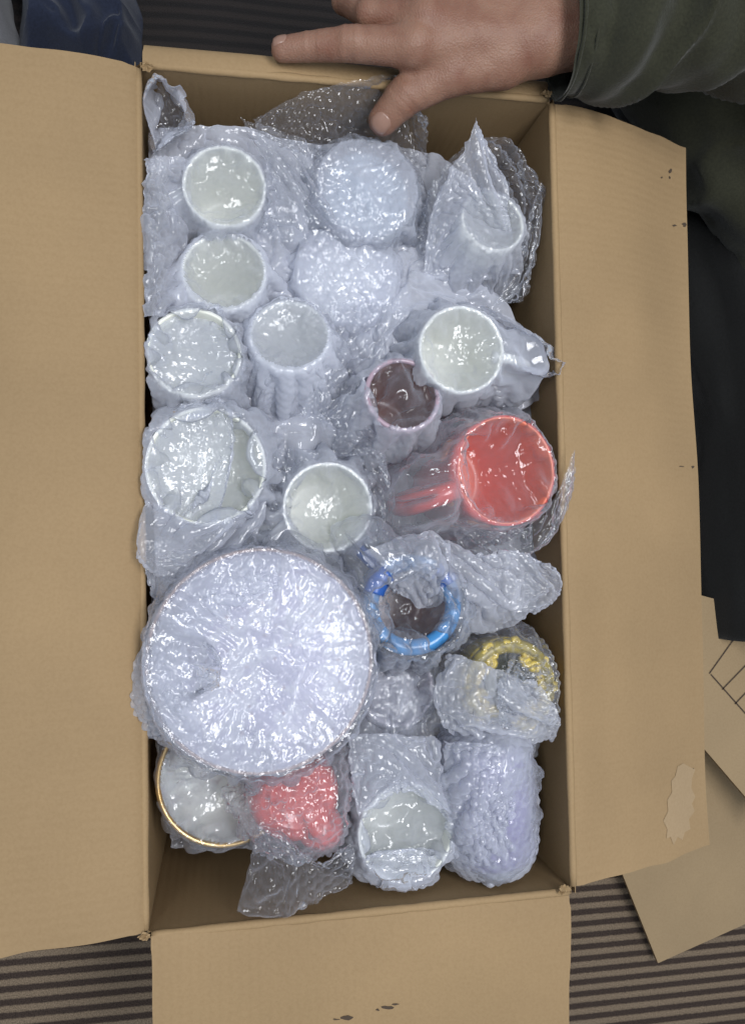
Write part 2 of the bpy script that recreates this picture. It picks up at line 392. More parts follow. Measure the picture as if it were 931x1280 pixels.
def patch(name, parent, ctrl, n=36, m=36, slack=1.06, puck=0.16, seed=0, mat=None, k=3, pin='corners', steps=26, grav=0.0,
          bubble=0.0010, crinkle=0.0008, colliders=()):
    """a loose tail or fold of bubble wrap through control points (pixel x, pixel y, height over the rim)"""
    Cg = np.array([[at(*c) for c in row] for row in ctrl])
    def interp(G, a, b):
        def mat_(nin, nout):
            t = np.linspace(0, nin - 1, nout); i = np.minimum(t.astype(int), nin - 2); f = t - i; M_ = np.zeros((nout, nin))
            if nin == 2: M_[np.arange(nout), i] += 1 - f; M_[np.arange(nout), i + 1] += f; return M_
            c = [-.5 * f + f**2 - .5 * f**3, 1 - 2.5 * f**2 + 1.5 * f**3, .5 * f + 2 * f**2 - 1.5 * f**3, -.5 * f**2 + .5 * f**3]
            for j in range(4): np.add.at(M_, (np.arange(nout), np.clip(i - 1 + j, 0, nin - 1)), c[j])
            return M_
        return np.einsum('ai,bj,ijk->abk', mat_(G.shape[0], a), mat_(G.shape[1], b), G)
    P = interp(Cg, n, m)
    L1 = np.linalg.norm(np.diff(P, axis=0), axis=-1); L2 = np.linalg.norm(np.diff(P, axis=1), axis=-1)
    i, j = np.meshgrid(np.arange(n), np.arange(m), indexing='ij')
    puck *= .6
    f = lambda k_: slack + puck * noise2(i * .22 + seed * 3, j * .22 + k_, seed + k_) + puck * .6 * noise2(i * .5 + k_, j * .5 + seed, seed + k_ + 2)
    su, sv = L1.sum(0).mean(), L2.sum(1).mean()
    P = P + grid_normals(P) * (0.004 * noise2(i * .3 + seed, j * .3 + 5, seed + 5) + 0.0015 * noise2(i * .9, j * .9 + seed, seed + 6))[..., None]
    mask = np.zeros((n, m), bool)
    if pin == 'corners': mask[[0, 0, -1, -1], [0, -1, 0, -1]] = True
    elif pin == 'start': mask[0] = True
    elif pin == 'ends': mask[0] = True; mask[-1] = True
    def col(Q):
        for c in colliders: Q = c(Q)
        return Q
    P = relax(P, L1 * f(1)[:-1], L2 * f(2)[:, :-1], col if colliders else None, pin=mask, steps=steps, grav=grav, damp=0.8)
    return sheet(name, P, (su, sv), parent, mat or FILM, k=k, seed=seed, bubble=bubble, crinkle=crinkle)

# ------------------------------------------------------------------ the setting
def carpet_material():
    m, nt, b = nodes("striped_carpet"); L = nt.links.new
    tc = N(nt, "ShaderNodeTexCoord")
    wn = N(nt, "ShaderNodeTexNoise"); wn.inputs['Scale'].default_value = 260; wn.inputs['Detail'].default_value = 3
    L(tc.outputs['Object'], wn.inputs['Vector'])
    sx = N(nt, "ShaderNodeSeparateXYZ"); L(tc.outputs['Object'], sx.inputs[0])
    sk = N(nt, "ShaderNodeMath", operation='MULTIPLY_ADD'); sk.inputs[1].default_value = 0.02; L(sx.outputs[0], sk.inputs[0]); L(sx.outputs[1], sk.inputs[2])
    jt = N(nt, "ShaderNodeMath", operation='MULTIPLY_ADD'); jt.inputs[1].default_value = 0.0022; L(wn.outputs['Fac'], jt.inputs[0]); L(sk.outputs[0], jt.inputs[2])
    ph = N(nt, "ShaderNodeMath", operation='MULTIPLY'); ph.inputs[1].default_value = 2 * math.pi / 0.0134; L(jt.outputs[0], ph.inputs[0])
    sn = N(nt, "ShaderNodeMath", operation='SINE'); L(ph.outputs[0], sn.inputs[0])
    r = ramp(nt, [(0.30, (0.060, 0.044, 0.036)), (0.70, (0.235, 0.180, 0.125))])
    mr = N(nt, "ShaderNodeMapRange"); mr.inputs[1].default_value = -1; mr.inputs[2].default_value = 1; L(sn.outputs[0], mr.inputs[0])
    L(mr.outputs[0], r.inputs[0])
    n2 = N(nt, "ShaderNodeTexNoise"); n2.inputs['Scale'].default_value = 700; L(tc.outputs['Object'], n2.inputs['Vector'])
    r2 = ramp(nt, [(0.3, (0.55, 0.55, 0.55)), (0.7, (1.15, 1.12, 1.1))]); L(n2.outputs['Fac'], r2.inputs[0])
    mx = N(nt, "ShaderNodeMix", data_type='RGBA', blend_type='MULTIPLY'); mx.inputs[0].default_value = 1
    L(r.outputs[0], mx.inputs[6]); L(r2.outputs[0], mx.inputs[7]); L(mx.outputs[2], b.inputs['Base Color'])
    b.inputs['Roughness'].default_value = 0.95; b.inputs['Specular IOR Level'].default_value = 0.1
    bp = N(nt, "ShaderNodeBump"); bp.inputs['Strength'].default_value = 0.8; bp.inputs['Distance'].default_value = 0.002
    ad = N(nt, "ShaderNodeMath", operation='ADD'); L(n2.outputs['Fac'], ad.inputs[0]); L(mr.outputs[0], ad.inputs[1])
    L(ad.outputs[0], bp.inputs['Height']); L(bp.outputs[0], b.inputs['Normal'])
    return m
car = mesh("carpet", [[-2.5, -2.5, 0], [2.5, -2.5, 0], [2.5, 2.5, 0], [-2.5, 2.5, 0]], [[0, 1, 2, 3]], carpet_material(), smooth=False)
car['kind'] = 'structure'; car['label'] = 'brown and tan striped carpet'

# ------------------------------------------------------------------ cardboard
def corrugated(name, Pfun, nu, nv, parent, mat, t=0.0045, flute='v', wave=0.0075, ulen=0.16, vlen=0.6, extra=None):
    """two liners with a fluted core between them; Pfun(u,v) gives the middle surface on [0,1]^2"""
    u, v = np.meshgrid(np.linspace(0, 1, nu), np.linspace(0, 1, nv), indexing='ij')
    P = Pfun(u, v); Nn = grid_normals(P)
    lt = 0.0006; Vs = []; Fs = []
    base = 0
    for s in (1, -1):
        a = P + Nn * (s * t / 2); b_ = P + Nn * (s * (t / 2 - lt))
        n_ = nu * nv; Vs += [a.reshape(-1, 3), b_.reshape(-1, 3)]
        Fq = grid_faces(nu, nv); Fs += [Fq + base, Fq[:, ::-1] + base + n_]
        idx = np.arange(n_).reshape(nu, nv); ring = np.concatenate([idx[0, :-1], idx[:-1, -1], idx[-1, :0:-1], idx[:0:-1, 0]])
        nx = np.roll(ring, -1); Fs.append(np.stack([ring, nx, nx + n_, ring + n_], 1) + base)
        base += 2 * n_
    o = mesh(name, np.concatenate(Vs), np.concatenate(Fs), mat, parent, smooth=True)
    md = o.modifiers.new("edge", 'EDGE_SPLIT'); md.split_angle = math.radians(40)
    # the fluted core
    L = vlen if flute == 'v' else ulen
    ns = int(L / wave * 6); nb = (nu if flute == 'v' else nv)
    a = np.linspace(0, 1, ns); b2 = np.linspace(0.0, 1.0, nb)
    if flute == 'v': uu, vv = np.meshgrid(b2, a, indexing='ij')
    else: uu, vv = np.meshgrid(a, b2, indexing='ij')
    Pc = Pfun(uu, vv); Nc = grid_normals(Pc)
    ph = (vv if flute == 'v' else uu) * L / wave * 2 * math.pi
    Pc = Pc + Nc * (np.sin(ph) * (t / 2 - lt))[..., None]
    mesh("flute_core", Pc, grid_faces(*uu.shape), CARD_FLUTE, o)
    return o
HW, HL, T = 0.16, 0.3143, 0.0045
box = empty("cardboard_box", (0, 0, 0), "large open brown cardboard box packed with bubble-wrapped mugs", "box")
def bulge(y, z):   # the sides belly out a little where the contents press on them
    return 0.006 * np.cos(np.clip(y / HL, -1, 1) * math.pi / 2) * np.sin(np.clip(z / RIM, 0, 1) * math.pi * 0.8)
def wall_x(s): return lambda u, v: np.stack([s * (HW + T / 2 + bulge((v - .5) * 2 * HL, u * RIM)), (v - .5) * 2 * (HL + T), 0.004 + u * (RIM - 0.006)], -1)
def wall_y(s): return lambda u, v: np.stack([(v - .5) * 2 * HW, np.full_like(u, s * (HL + T / 2)), 0.004 + u * (RIM - 0.006)], -1)
wl = corrugated("wall", wall_x(-1), 14, 40, box, CARD_Z, ulen=RIM, vlen=2 * HL)
wr = corrugated("wall", wall_x(1), 14, 40, box, CARD_Z, ulen=RIM, vlen=2 * HL)
wt = corrugated("wall", wall_y(1), 14, 24, box, CARD_Z, ulen=RIM, vlen=2 * HW)
wb = corrugated("wall", wall_y(-1), 14, 24, box, CARD_Z, ulen=RIM, vlen=2 * HW)
mesh("bottom_panel", [[-HW, -HL, 0.006], [HW, -HL, 0.006], [HW, HL, 0.006], [-HW, HL, 0.006]], [[0, 1, 2, 3]], CARD_X, box, smooth=False)
def flap(hinge, out, along, half, length, drops, r=0.010, warp=None, trim=None):
    """a flap bending about its crease: drops = list of (distance, pitch in degrees) along the flap"""
    hinge, out, along = map(np.asarray, (hinge, out, along))
    S = np.linspace(0, length, 200); ang = np.radians(np.interp(S, [d for d, _ in drops], [a for _, a in drops]))
    X = np.concatenate([[0], np.cumsum(np.cos(ang[1:]) * np.diff(S))]); Zz = np.concatenate([[0], np.cumsum(np.sin(ang[1:]) * np.diff(S))])
    def Pf(u, v):
        s = u * length; t_ = (v - .5) * 2
        h = half - (trim(s, t_) if trim else 0)
        P = hinge + out * np.interp(s, S, X)[..., None] + along * (t_ * h)[..., None] + np.array([0, 0, 1.]) * np.interp(s, S, Zz)[..., None]
        if warp is not None: P[..., 2] += warp(s, t_)
        return P
    return Pf
FL = 0.158
def crease(part, a, b):  # a rounded fold line
    t_ = np.linspace(0, 1, 60)[:, None]; p = np.asarray(a) * (1 - t_) + np.asarray(b) * t_
    V, Fc = tube(p, .0031 + .0004 * noise2(t_[:, 0] * 40, t_[:, 0] * 3, 2), 10); mesh("crease", V, Fc, CARD_F2, part)
edge_n = lambda s, t_: 0.0012 * noise2(s * 40, t_ * 3 + 11, 4) * (s > 0.01)
fl = corrugated("flap", flap((-HW - T / 2, 0, RIM - .002), (-1, 0, 0), (0, 1, 0), HL - 0.0015, FL, [(0, 50), (0.010, 12), (0.05, 5), (FL, 5)],
    warp=lambda s, t_: 0.0045 * noise2(s * 12 + 3, t_ * 3, 1) * smooth01(s / .04), trim=edge_n), 40, 60, box, CARD_X, ulen=FL, vlen=2 * HL)
fr = corrugated("flap", flap((HW + T / 2, 0, RIM - .002), (1, 0, 0), (0, 1, 0), HL - 0.002, FL, [(0, 12), (0.008, -8), (0.03, -18), (FL, -23)],
    warp=lambda s, t_: 0.0060 * noise2(s * 14, t_ * 2.5 + 4, 2) * smooth01(s / .04), trim=edge_n), 40, 60, box, CARD_X, ulen=FL, vlen=2 * HL)
fb = corrugated("flap", flap((0, -HL - T / 2, RIM - .002), (0, -1, 0), (1, 0, 0), HW - 0.002, FL, [(0, 25), (0.008, 2), (0.04, -4), (FL, -6)],
    warp=lambda s, t_: 0.002 * noise2(s * 12, t_ * 2 + 9, 3), trim=edge_n), 40, 40, box, CARD_Y, ulen=FL, vlen=2 * HW)
ft = corrugated("flap", flap((0, HL + T / 2, RIM - .002), (0, 1, 0), (1, 0, 0), HW - 0.0015, FL, [(0, 20), (0.004, -2), (0.010, -14), (0.022, -78), (FL, -87)],
    warp=lambda s, t_: 0.0015 * noise2(s * 30, t_ * 4 + 2, 5), trim=edge_n), 60, 40, box, CARD_Y, ulen=FL, vlen=2 * HW)

def slab(name, ctrs, z0, parent, mat, th=0.0045, tilt=(0, 0), bend=None):
    """flat cardboard offcut from pixel corners at height z0 over the carpet"""
    V = np.array([at(x, y, z0 - RIM + dz) for x, y, dz in ctrs]); n = len(V)
    V2 = V - np.array([0, 0, th]); Fc = [list(range(n))[::-1], list(range(n, 2 * n))] + [[i, (i + 1) % n, n + (i + 1) % n, n + i] for i in range(n)]
    return mesh(name, np.concatenate([V, V2]), Fc, mat, parent, smooth=False, origin=V.mean(0), mats=[mat, CARD_FLUTE], midx=[0, 0] + [1] * n)

# ------------------------------------------------------------------ pottery
def lathe(profile, seg=48):
    pr = np.asarray(profile, float); n = len(pr); a = np.linspace(0, 2 * math.pi, seg, endpoint=False)
    V = np.stack([pr[:, 0, None] * np.cos(a), pr[:, 0, None] * np.sin(a), np.repeat(pr[:, 1, None], seg, 1)], -1).reshape(-1, 3)
    i = np.arange(n * seg).reshape(n, seg); j = np.roll(i, -1, 1)
    return V, np.stack([i[:-1].ravel(), j[:-1].ravel(), j[1:].ravel(), i[1:].ravel()], 1)
def tube(path, rad, seg=10, flat=1.0):
    path = np.asarray(path, float); n = len(path); tg = np.gradient(path, axis=0); tg /= np.linalg.norm(tg, axis=1, keepdims=True)
    up = np.array([0, 0, 1.]) if abs(tg[:, 2]).max() < .9 else np.array([.3, 1., .1])
    V = []
    rad = np.full(n, rad) if np.isscalar(rad) else np.asarray(rad)
    for k in range(n):
        x = np.cross(up, tg[k]); x /= np.linalg.norm(x) + 1e-9; y = np.cross(tg[k], x)
        a = np.linspace(0, 2 * math.pi, seg, endpoint=False)
        V.append(path[k] + rad[k] * (np.cos(a)[:, None] * x * flat + np.sin(a)[:, None] * y))
    V = np.concatenate(V); i = np.arange(n * seg).reshape(n, seg); j = np.roll(i, -1, 1)
    F_ = [list(q) for q in np.stack([i[:-1].ravel(), j[:-1].ravel(), j[1:].ravel(), i[1:].ravel()], 1)]
    return V, F_ + [list(range(seg))[::-1], list(range((n - 1) * seg, n * seg))]
def tiltm(dirdeg, deg):
    a = math.radians(dirdeg); ax = Vector((-math.sin(a), math.cos(a), 0))
    return np.array(Matrix.Rotation(math.radians(deg), 3, ax))
def cup_profile(r, rb, h, t=0.0026, round_=0.012, shape='mug'):
    out = []
    if shape == 'mug':
        for k in np.linspace(0, 1, 7): out.append((r + (rb - r) * k, -k * (h - round_)))
        for a in np.linspace(0, math.pi / 2, 5)[1:]: out.append((rb - round_ * (1 - math.cos(a)), -(h - round_) - round_ * math.sin(a)))
    else:
        for k in np.linspace(0, 1, 11): out.append((rb + (r - rb) * math.cos(k * math.pi / 2) ** (0.75), -h * math.sin(k * math.pi / 2)))
    out.append((0.0005, -h))
    inn = [(0.0005, -h + 2 * t)] + [(max(p[0] - t, 0.0006), min(p[1], -t * .6) if p[1] > -h + 2 * t else -h + 2 * t) for p in out[:-1][::-1]]
    lip = [(r - t * .85, -t * .25), (r - t * .5, 0.0), (r - t * .15, -t * .25)]
    prof = inn + lip + out
    return prof, len(inn) + 1
def handle_path(r, h, ang, length, zt=-0.018, zb=-0.07):
    a = math.radians(ang); n = 15; k = np.linspace(0, math.pi, n)
    d = r - 0.004 + length * np.sin(k) ** 0.8; z = zt + (zb - zt) * (1 - np.cos(k)) / 2
    return np.stack([d * math.cos(a), d * math.sin(a), z], 1)
def cup(name, label, px, py, z, rpx, h=0.088, taper=0.86, mo=None, mi=None, handle=None, hlen=0.028, tilt=(0, 0), cat='mug',
        shape='mug', rimmat=None, handlemat=None, sag=0.010, wraps=(), group=None, rimr=0.0021, rimin=0.0016, hrad=0.0052, hz=(-0.018, -0.068), bands=None):
    """an open cup or bowl, mouth up, with its handle and its bubble wrap"""
    c = at(px, py, z); r = rpx * mpp(z); rb = r * taper; Rm = tiltm(*tilt)
    base = c + Rm @ np.array([0, 0, -h])
    e = empty(name, base, label, cat, group)
    prof, ni = cup_profile(r, rb, h, shape=shape)
    V, Fc = lathe(prof); midx = (np.arange(len(Fc)) // 48 < ni).astype(int)
    body = mesh("body", V @ Rm.T + c, Fc, None, e, mats=[mo or WHITE, mi or mo or WHITE], midx=midx)
    if rimmat is not None:
        a = np.linspace(0, 2 * math.pi, 64); Vr, Fr = tube(np.stack([(r - rimin) * np.cos(a), (r - rimin) * np.sin(a), np.full(64, 0.0002)], 1), rimr, 10)
        mesh("rim", Vr @ Rm.T + c, Fr, rimmat, body)
    if bands:
        for (zc, rr, mt) in bands:
            for q in range(7):
                a = q * 2 * math.pi / 7 + zc * 90; rad = r + (rb - r) * (-zc / h)
                Vb, Fb = lathe([(0.0004, .0016), (rr * .7, .0012), (rr, 0), (rr, -.002)], 12)
                B = np.array([[-math.sin(a), 0, math.cos(a)], [math.cos(a), 0, math.sin(a)], [0, 1, 0]])
                mesh("dot", (Vb @ B.T + np.array([rad * math.cos(a), rad * math.sin(a), zc])) @ Rm.T + c, Fb, mt, body)
    if handle is not None:
        Vh, Fh = tube(handle_path(rb * .5 + r * .5, h, handle, hlen, *hz), hrad, 10, 1.25)
        mesh("handle", Vh @ Rm.T + c, Fh, handlemat or mo or WHITE, e)
    CUPS.append((e, c, r, rb if shape == 'mug' else r * .8, h, Rm))
    col = Frustum(c, r, rb, h, Rm, sag * 1.6 + .012, handle, hlen + .006)
    for i, kw in enumerate(wraps):
        kw = dict(kw); kw.setdefault('seed', int(px + py) % 37 + i)
        kw.setdefault('size', 2 * r + 0.13); kw.setdefault('handle', handle); kw.setdefault('hlen', hlen + .004)
        kw.setdefault('sag', sag); JOBS.append((e, [col] + ([Torus(c, r - rimin, rimr, Rm)] if rimmat is not None and rimr > .003 else []), c, r, dict(Rm=Rm, **kw)))
    return e, col, c, r

crease(fl, (-HW - T / 2, -HL + .002, RIM - .0012), (-HW - T / 2, HL - .002, RIM - .0012)); crease(fr, (HW + T / 2, -HL + .002, RIM - .0012), (HW + T / 2, HL - .002, RIM - .0012))
crease(fb, (-HW + .002, -HL - T / 2, RIM - .0012), (HW - .002, -HL - T / 2, RIM - .0012)); crease(ft, (-HW + .002, HL + T / 2, RIM - .0012), (HW - .002, HL + T / 2, RIM - .0012))
E_ = {}
def white(key, label, *a, **k):
    k.setdefault('mi', GREY_IN); k.setdefault('wraps', [dict()])
    E_[key] = cup("wrapped_mug", label, *a, **k); return E_[key]
G1 = 'bubble-wrapped white mugs'
white('A', 'white mug by the top-left corner of the box, handle pointing left, under bubble wrap', 281, 233, -0.012, 51, handle=185, group=G1,
      wraps=[dict(rot=.3, slack=1.02)])
white('B', 'white mug squeezed below the top-left mug, its mouth half veiled by wrap', 280, 340, -0.018, 52, tilt=(110, 10), handle=200, group=G1,
      wraps=[dict(mat=FILM_MILKY, rot=.7)])
white('C', 'white mug against the left box wall with film tucked deep into its mouth', 243, 440, -0.002, 57, handle=None, group=G1, taper=.9, tilt=(80, 9),
      wraps=[dict(slack=1.10, puck=.14, rot=.2)], sag=0.035)
white('D', 'white mug right of the film-stuffed one, veiled in milky bubble wrap', 362, 420, -0.008, 50, handle=None, group=G1, taper=.95, tilt=(110, 15),
      wraps=[dict(mat=FILM_MILKY, rot=.5), dict(mat=FILM, rot=1.0, size=.2, seed=21)], sag=0.004)
white('I', 'large white mug at the left with a crumpled wrap tail over the box edge', 258, 583, 0.010, 72, h=.095, handle=None, group=G1, taper=.88,
      wraps=[dict(size=.24, n=56, slack=1.06, rot=.2)], sag=0.03)
white('J', 'white mug at the middle of the box above the big round plate', 410, 634, -0.004, 56, handle=200, group=G1,
      wraps=[dict(rot=.9, slack=1.03)], sag=.012)
white('F', 'white mug whose wrapped handle reaches the right box wall', 577, 437, 0.004, 57, handle=-6, hlen=.034, group=G1, taper=.9,
      wraps=[dict(rot=.1, mat=FILM, size=.22)], sag=.008, hz=(-.010, -.06))
white('E', 'tall white cup in a peaked bubble wrap bag at the top right', 616, 276, -0.012, 44, h=.10, taper=.95, tilt=(70, 12), group=G1,
      wraps=[dict(rot=.4, mat=FILM)], sag=.002, cat='cup')
white('P', 'white mug at the bottom of the box between the red and violet ones', 508, 1042, -0.012, 61, h=.09, taper=.8, mi=CREAM, group=G1,
      wraps=[dict(rot=.2, slack=1.05, mat=FILM)], sag=.02)

cup("wrapped_cup", "small cup with brown inside, stuffed with crumpled film, near the middle", 503, 494, -0.002, 49, tilt=(75, 9), h=.08, taper=.85, mo=MAUVE, mi=BROWN_IN, rimmat=MAUVE, cat='cup',
    wraps=[dict(slack=1.10, puck=.4, mat=FILM, rot=.3, bubble=.001, mouthmat=FILM_CLEAR, tuck=1.2)], sag=0.032)
cup("wrapped_mug", "red mug with coral inside by the right box wall", 633, 588, 0.018, 72, h=.12, taper=.93, tilt=(0, 9), mo=RED, mi=RED_IN,
    wraps=[dict(slack=1.02, puck=.2, mat=FILM_SPARK, size=.25, n=56, rot=.25, reach=.02, mouthmat=FILM_CLEAR)], sag=.022, bands=[(-.03, .010, ORANGE), (-.06, .011, PINK), (-.09, .011, ORANGE)], handle=200, hlen=.036, hrad=.0085, hz=(-.012, -.08))
cup("wrapped_mug", "blue mug with brown inside and cobalt handle, right of the middle", 515, 756, 0.002, 64, h=.09, taper=.9, mo=LBLUE, mi=BROWN_IN, rimmat=LBLUE, rimr=.0064, rimin=.0064, handle=130,
    handlemat=BLUE, wraps=[dict(slack=1.08, puck=.2, mat=FILM_SPARK, size=.21, rot=.5, lift=.0135, bubble=.0020, mouthb=1, tuck=.9, mouthmat=FILM_CLEAR, mouthr=.66)], sag=.025)
cup("wrapped_bowl", "yellow dish with green inside under crumpled wrap at the right", 636, 858, -0.012, 62, h=.06, taper=.6, mo=YELLOW, mi=GREEN_IN, rimmat=OLIVEY, rimr=.0062, rimin=.006, cat='bowl', shape='bowl',
    wraps=[dict(slack=1.04, puck=.3, mat=FILM_CLEAR, size=.2, rot=.5, lift=.010, clearmouth=False, bubble=.002, mouthb=1)], sag=.006)
cup("wrapped_plate", "big round floral plate in thick bubble wrap at the lower left", 327, 826, 0.016, 137, h=.03, taper=.55, mo=FLORAL, mi=FLORAL, rimmat=ROSE, rimr=.0013, rimin=.0012, cat='plate', shape='bowl',
    wraps=[dict(seed=11, slack=1.01, puck=.05, mat=FILM, size=.25, n=76, rot=.35, crinkle=.0005, bubble=.0010, mouthb=.9, clearmouth=False, pleat=.003, reach=.005, flare=.12, tuck=0, sag=.0005),
           dict(seed=24, slack=1.015, puck=.07, mat=FILM_CLEAR, size=.23, n=76, rot=.9, crinkle=.0006, bubble=.0003, mouthb=1, off=(-.014, .006), lift=.012, pleat=.008, reach=.007, flare=.15, tuck=0, sag=.0005)], sag=.003)
cup("wrapped_bowl", "pale bowl with a gold rim in the bottom left corner, half under the plate", 283, 972, -0.030, 82, h=.05, taper=.5, mo=GREY_IN, mi=GREY_IN, rimmat=GOLD, cat='bowl', shape='bowl',
    wraps=[dict(slack=1.03, puck=.08, mat=FILM_CLEAR, size=.2, rot=.2, bubble=.0004)], sag=.02)
cup("wrapped_cup", "small mauve cup under clear wrap between plate and yellow dish", 497, 862, -0.040, 46, h=.07, taper=.85, mo=MAUVE, mi=MAUVE, cat='cup',
    wraps=[dict(slack=1.05, puck=.2, mat=FILM, rot=.3, clearmouth=False), dict(slack=1.05, puck=.2, mat=FILM_CLEAR, rot=.8, clearmouth=False, lift=.008)], sag=.006)

cY, rY = at(636, 858, -0.012), 62 * mpp(-.012); eY = next(o for o in COL.objects if 'yellow dish' in str(o.get('label', '')))
fr_ = np.random.default_rng(12)
for q in range(44):                                   # raised yellow flowers round the dish's rim
    a = q * 2 * math.pi / 22 + fr_.uniform(-.08, .08); rr = fr_.uniform(.003, .006); ro_ = rY - .004 + fr_.uniform(-.012, .003)
    Vb, Fb = lathe([(0.0004, .0042), (rr * .35, .0036), (rr * .5, .0048), (rr * .85, .0036), (rr, .001), (rr * .9, -.002)], 10)
    wob = 1 + .10 * np.cos(5 * np.arctan2(Vb[:, 1], Vb[:, 0]) + q); Vb[:, :2] *= wob[:, None]
    mesh("flower", Vb + cY + [ro_ * math.cos(a), ro_ * math.sin(a), .001], Fb[:, ::-1], YELLOW, eY)
def upturned(name, label, px, py, z, rpx, h, mat, cat, wraps, tilt=(0, 0), handle=None, knob=None, dome=0.45):
    """a bowl or mug standing mouth down: domed foot up"""
    c = at(px, py, z); r = rpx * mpp(z); Rm = tiltm(*tilt)
    e = empty(name, c + Rm @ np.array([0, 0, -h]), label, cat)
    prof = [(0.0005, -.002)] + [(r * .48 * k, -.002) for k in (.5, .92)] + [(r * .52, .0006), (r * .58, .0006), (r * .62, -.002)]
    for k in np.linspace(0, 1, 10)[1:]: prof.append((r * (.62 + .38 * math.sin(k * math.pi / 2)), -.002 - h * dome * (1 - math.cos(k * math.pi / 2)) / 1.0))
    prof += [(r * 1.0, -h * .75), (r * .98, -h), (r * .93, -h), (r * .93, -h * .7)]
    V, Fc = lathe(prof); mesh("body", V @ Rm.T + c, Fc[:, ::-1], mat, e)
    if handle is not None:
        Vh, Fh = tube(handle_path(r, h, handle, .026, -h * .35, -h * .85), .0055, 10, 1.2); mesh("handle", Vh @ Rm.T + c, Fh, mat, e)
    if knob:
        kc = at(*knob[:3]); Vk, Fk = lathe([(0.0005, .0)] + [(knob[3] * math.sin(k), knob[3] * (math.cos(k) - 1)) for k in np.linspace(.15, 2.6, 12)], 24)
        mesh("knob", Vk + kc, Fk[:, ::-1], mat, e)
    col = [Frustum(c, r * .8, r, h, Rm, 0, handle, .03, closed=True, dome=.002)] + ([Cone(at(*knob[:3]) - [0, 0, knob[3]], at(*knob[:3]) - [0, 0, knob[3] * 1.1], knob[3], knob[3])] if knob else [])
    for i, kw in enumerate(wraps):
        kw = dict(kw); kw.setdefault('seed', int(px + py) % 31 + i); kw.setdefault('size', 2 * r + .12); kw.setdefault('closed', True); kw.setdefault('lift', .005)
        wrap(e, col, c, r, **kw)
    return e
upturned("wrapped_bowl", "blue-grey bowl upside down under wrap below the resting hand", 458, 238, -0.020, 64, .06, BLUEGREY, "bowl",
         [dict(mat=FILM, slack=1.04, rot=.2), dict(mat=FILM_CLEAR, slack=1.06, rot=.8, size=.17)])
upturned("wrapped_bowl", "white bowl upside down under milky wrap, below the blue-grey bowl", 432, 348, -0.030, 62, .06, WHITE, "bowl",
         [dict(mat=FILM_MILKY, slack=1.04, rot=.4, clearmouth=False), dict(mat=FILM, slack=1.06, rot=1.0, size=.18, clearmouth=False, lift=.007)])
upturned("wrapped_pot", "round red pot with a knob, bubble wrapped, at the bottom left", 370, 1003, 0.000, 58, .08, RED, "pot",
         [dict(mat=FILM_SPARK, slack=1.03, puck=.2, rot=.3, lift=.008, bubble=.0024, clearmouth=False)], knob=(404, 1044, 0.002, .018), dome=.3)
def tumbler():
    a, b = at(607, 948, -.020), at(612, 1040, -.034); e = empty("wrapped_tumbler", (a + b) / 2 - [0, 0, .035], "violet tumbler lying in bubbly wrap in the bottom right corner", "tumbler")
    ax = (b - a) / np.linalg.norm(b - a); L_ = np.linalg.norm(b - a)
    z = ax; x = np.cross([0, 0, 1.], z); x /= np.linalg.norm(x); y = np.cross(z, x); B = np.stack([x, y, z], 1)
    V, Fc = lathe([(.0005, -.012), (.02, -.012), (.029, -.008), (.031, 0), (.033, L_ * .5), (.036, L_ + .012), (.033, L_ + .012), (.030, L_ * .5), (.0005, .0)])
    mesh("body", V @ B.T + a + ax * .0, Fc, PURPLE, e)
    col = [Cone(a, b, .034, .037)]
    c = (a + b) / 2 + [0, 0, .035]
    wrap(e, col, c - [.006, 0, 0], .030, size=.25, n=60, slack=1.05, puck=.3, mat=FILM, rot=.1, seed=5, bubble=.0016, closed=True, clearmouth=False, ell=(.74, 1.5), reach=.010)
    wrap(e, col, c - [.005, 0, 0], .029, size=.22, n=54, slack=1.05, puck=.3, mat=FILM_CLEAR, rot=.5, seed=9, bubble=.0016, closed=True, clearmouth=False, ell=(.74, 1.5), reach=.013)
tumbler()

for e, cl_, c, r, kw in JOBS: wrap(e, cl_, c, r, **kw)

# ------------------------------------------------------------------ loose bubble wrap between and around the mugs
def loose(label, ctrl, group=None, **k):
    c = np.mean([at(*p) for row in ctrl for p in row], 0); c[2] = min(at(*p)[2] for row in ctrl for p in row)
    e = empty("bubble_wrap", c, label, "bubble wrap", group)
    patch("film", e, ctrl, **k); return e
loose("milky bubble wrap filling the gaps around the three mugs at the top left",
      [[(188, 165, -.035), (250, 160, -.03), (330, 165, -.03), (400, 190, -.04)], [(186, 280, -.04), (250, 285, -.05), (340, 270, -.03), (420, 290, -.04)],
       [(186, 400, -.05), (250, 400, -.05), (330, 380, -.04), (420, 400, -.05)], [(195, 500, -.05), (280, 500, -.05), (340, 520, -.05), (430, 500, -.05)]],
      n=60, m=48, slack=1.12, puck=.22, seed=3, mat=FILM_MILKY)
loose("bubble wrap tucked between the blue-grey bowl and the peaked bag",
      [[(400, 190, -.045), (460, 185, -.05), (530, 190, -.05), (600, 240, -.05)], [(400, 300, -.045), (470, 300, -.045), (530, 310, -.045), (590, 330, -.05)],
       [(400, 400, -.04), (460, 400, -.03), (520, 390, -.03), (640, 400, -.05)], [(400, 520, -.05), (460, 560, -.05), (540, 540, -.05), (680, 500, -.05)]],
      n=56, m=48, slack=1.10, puck=.2, seed=8, mat=FILM_MILKY)
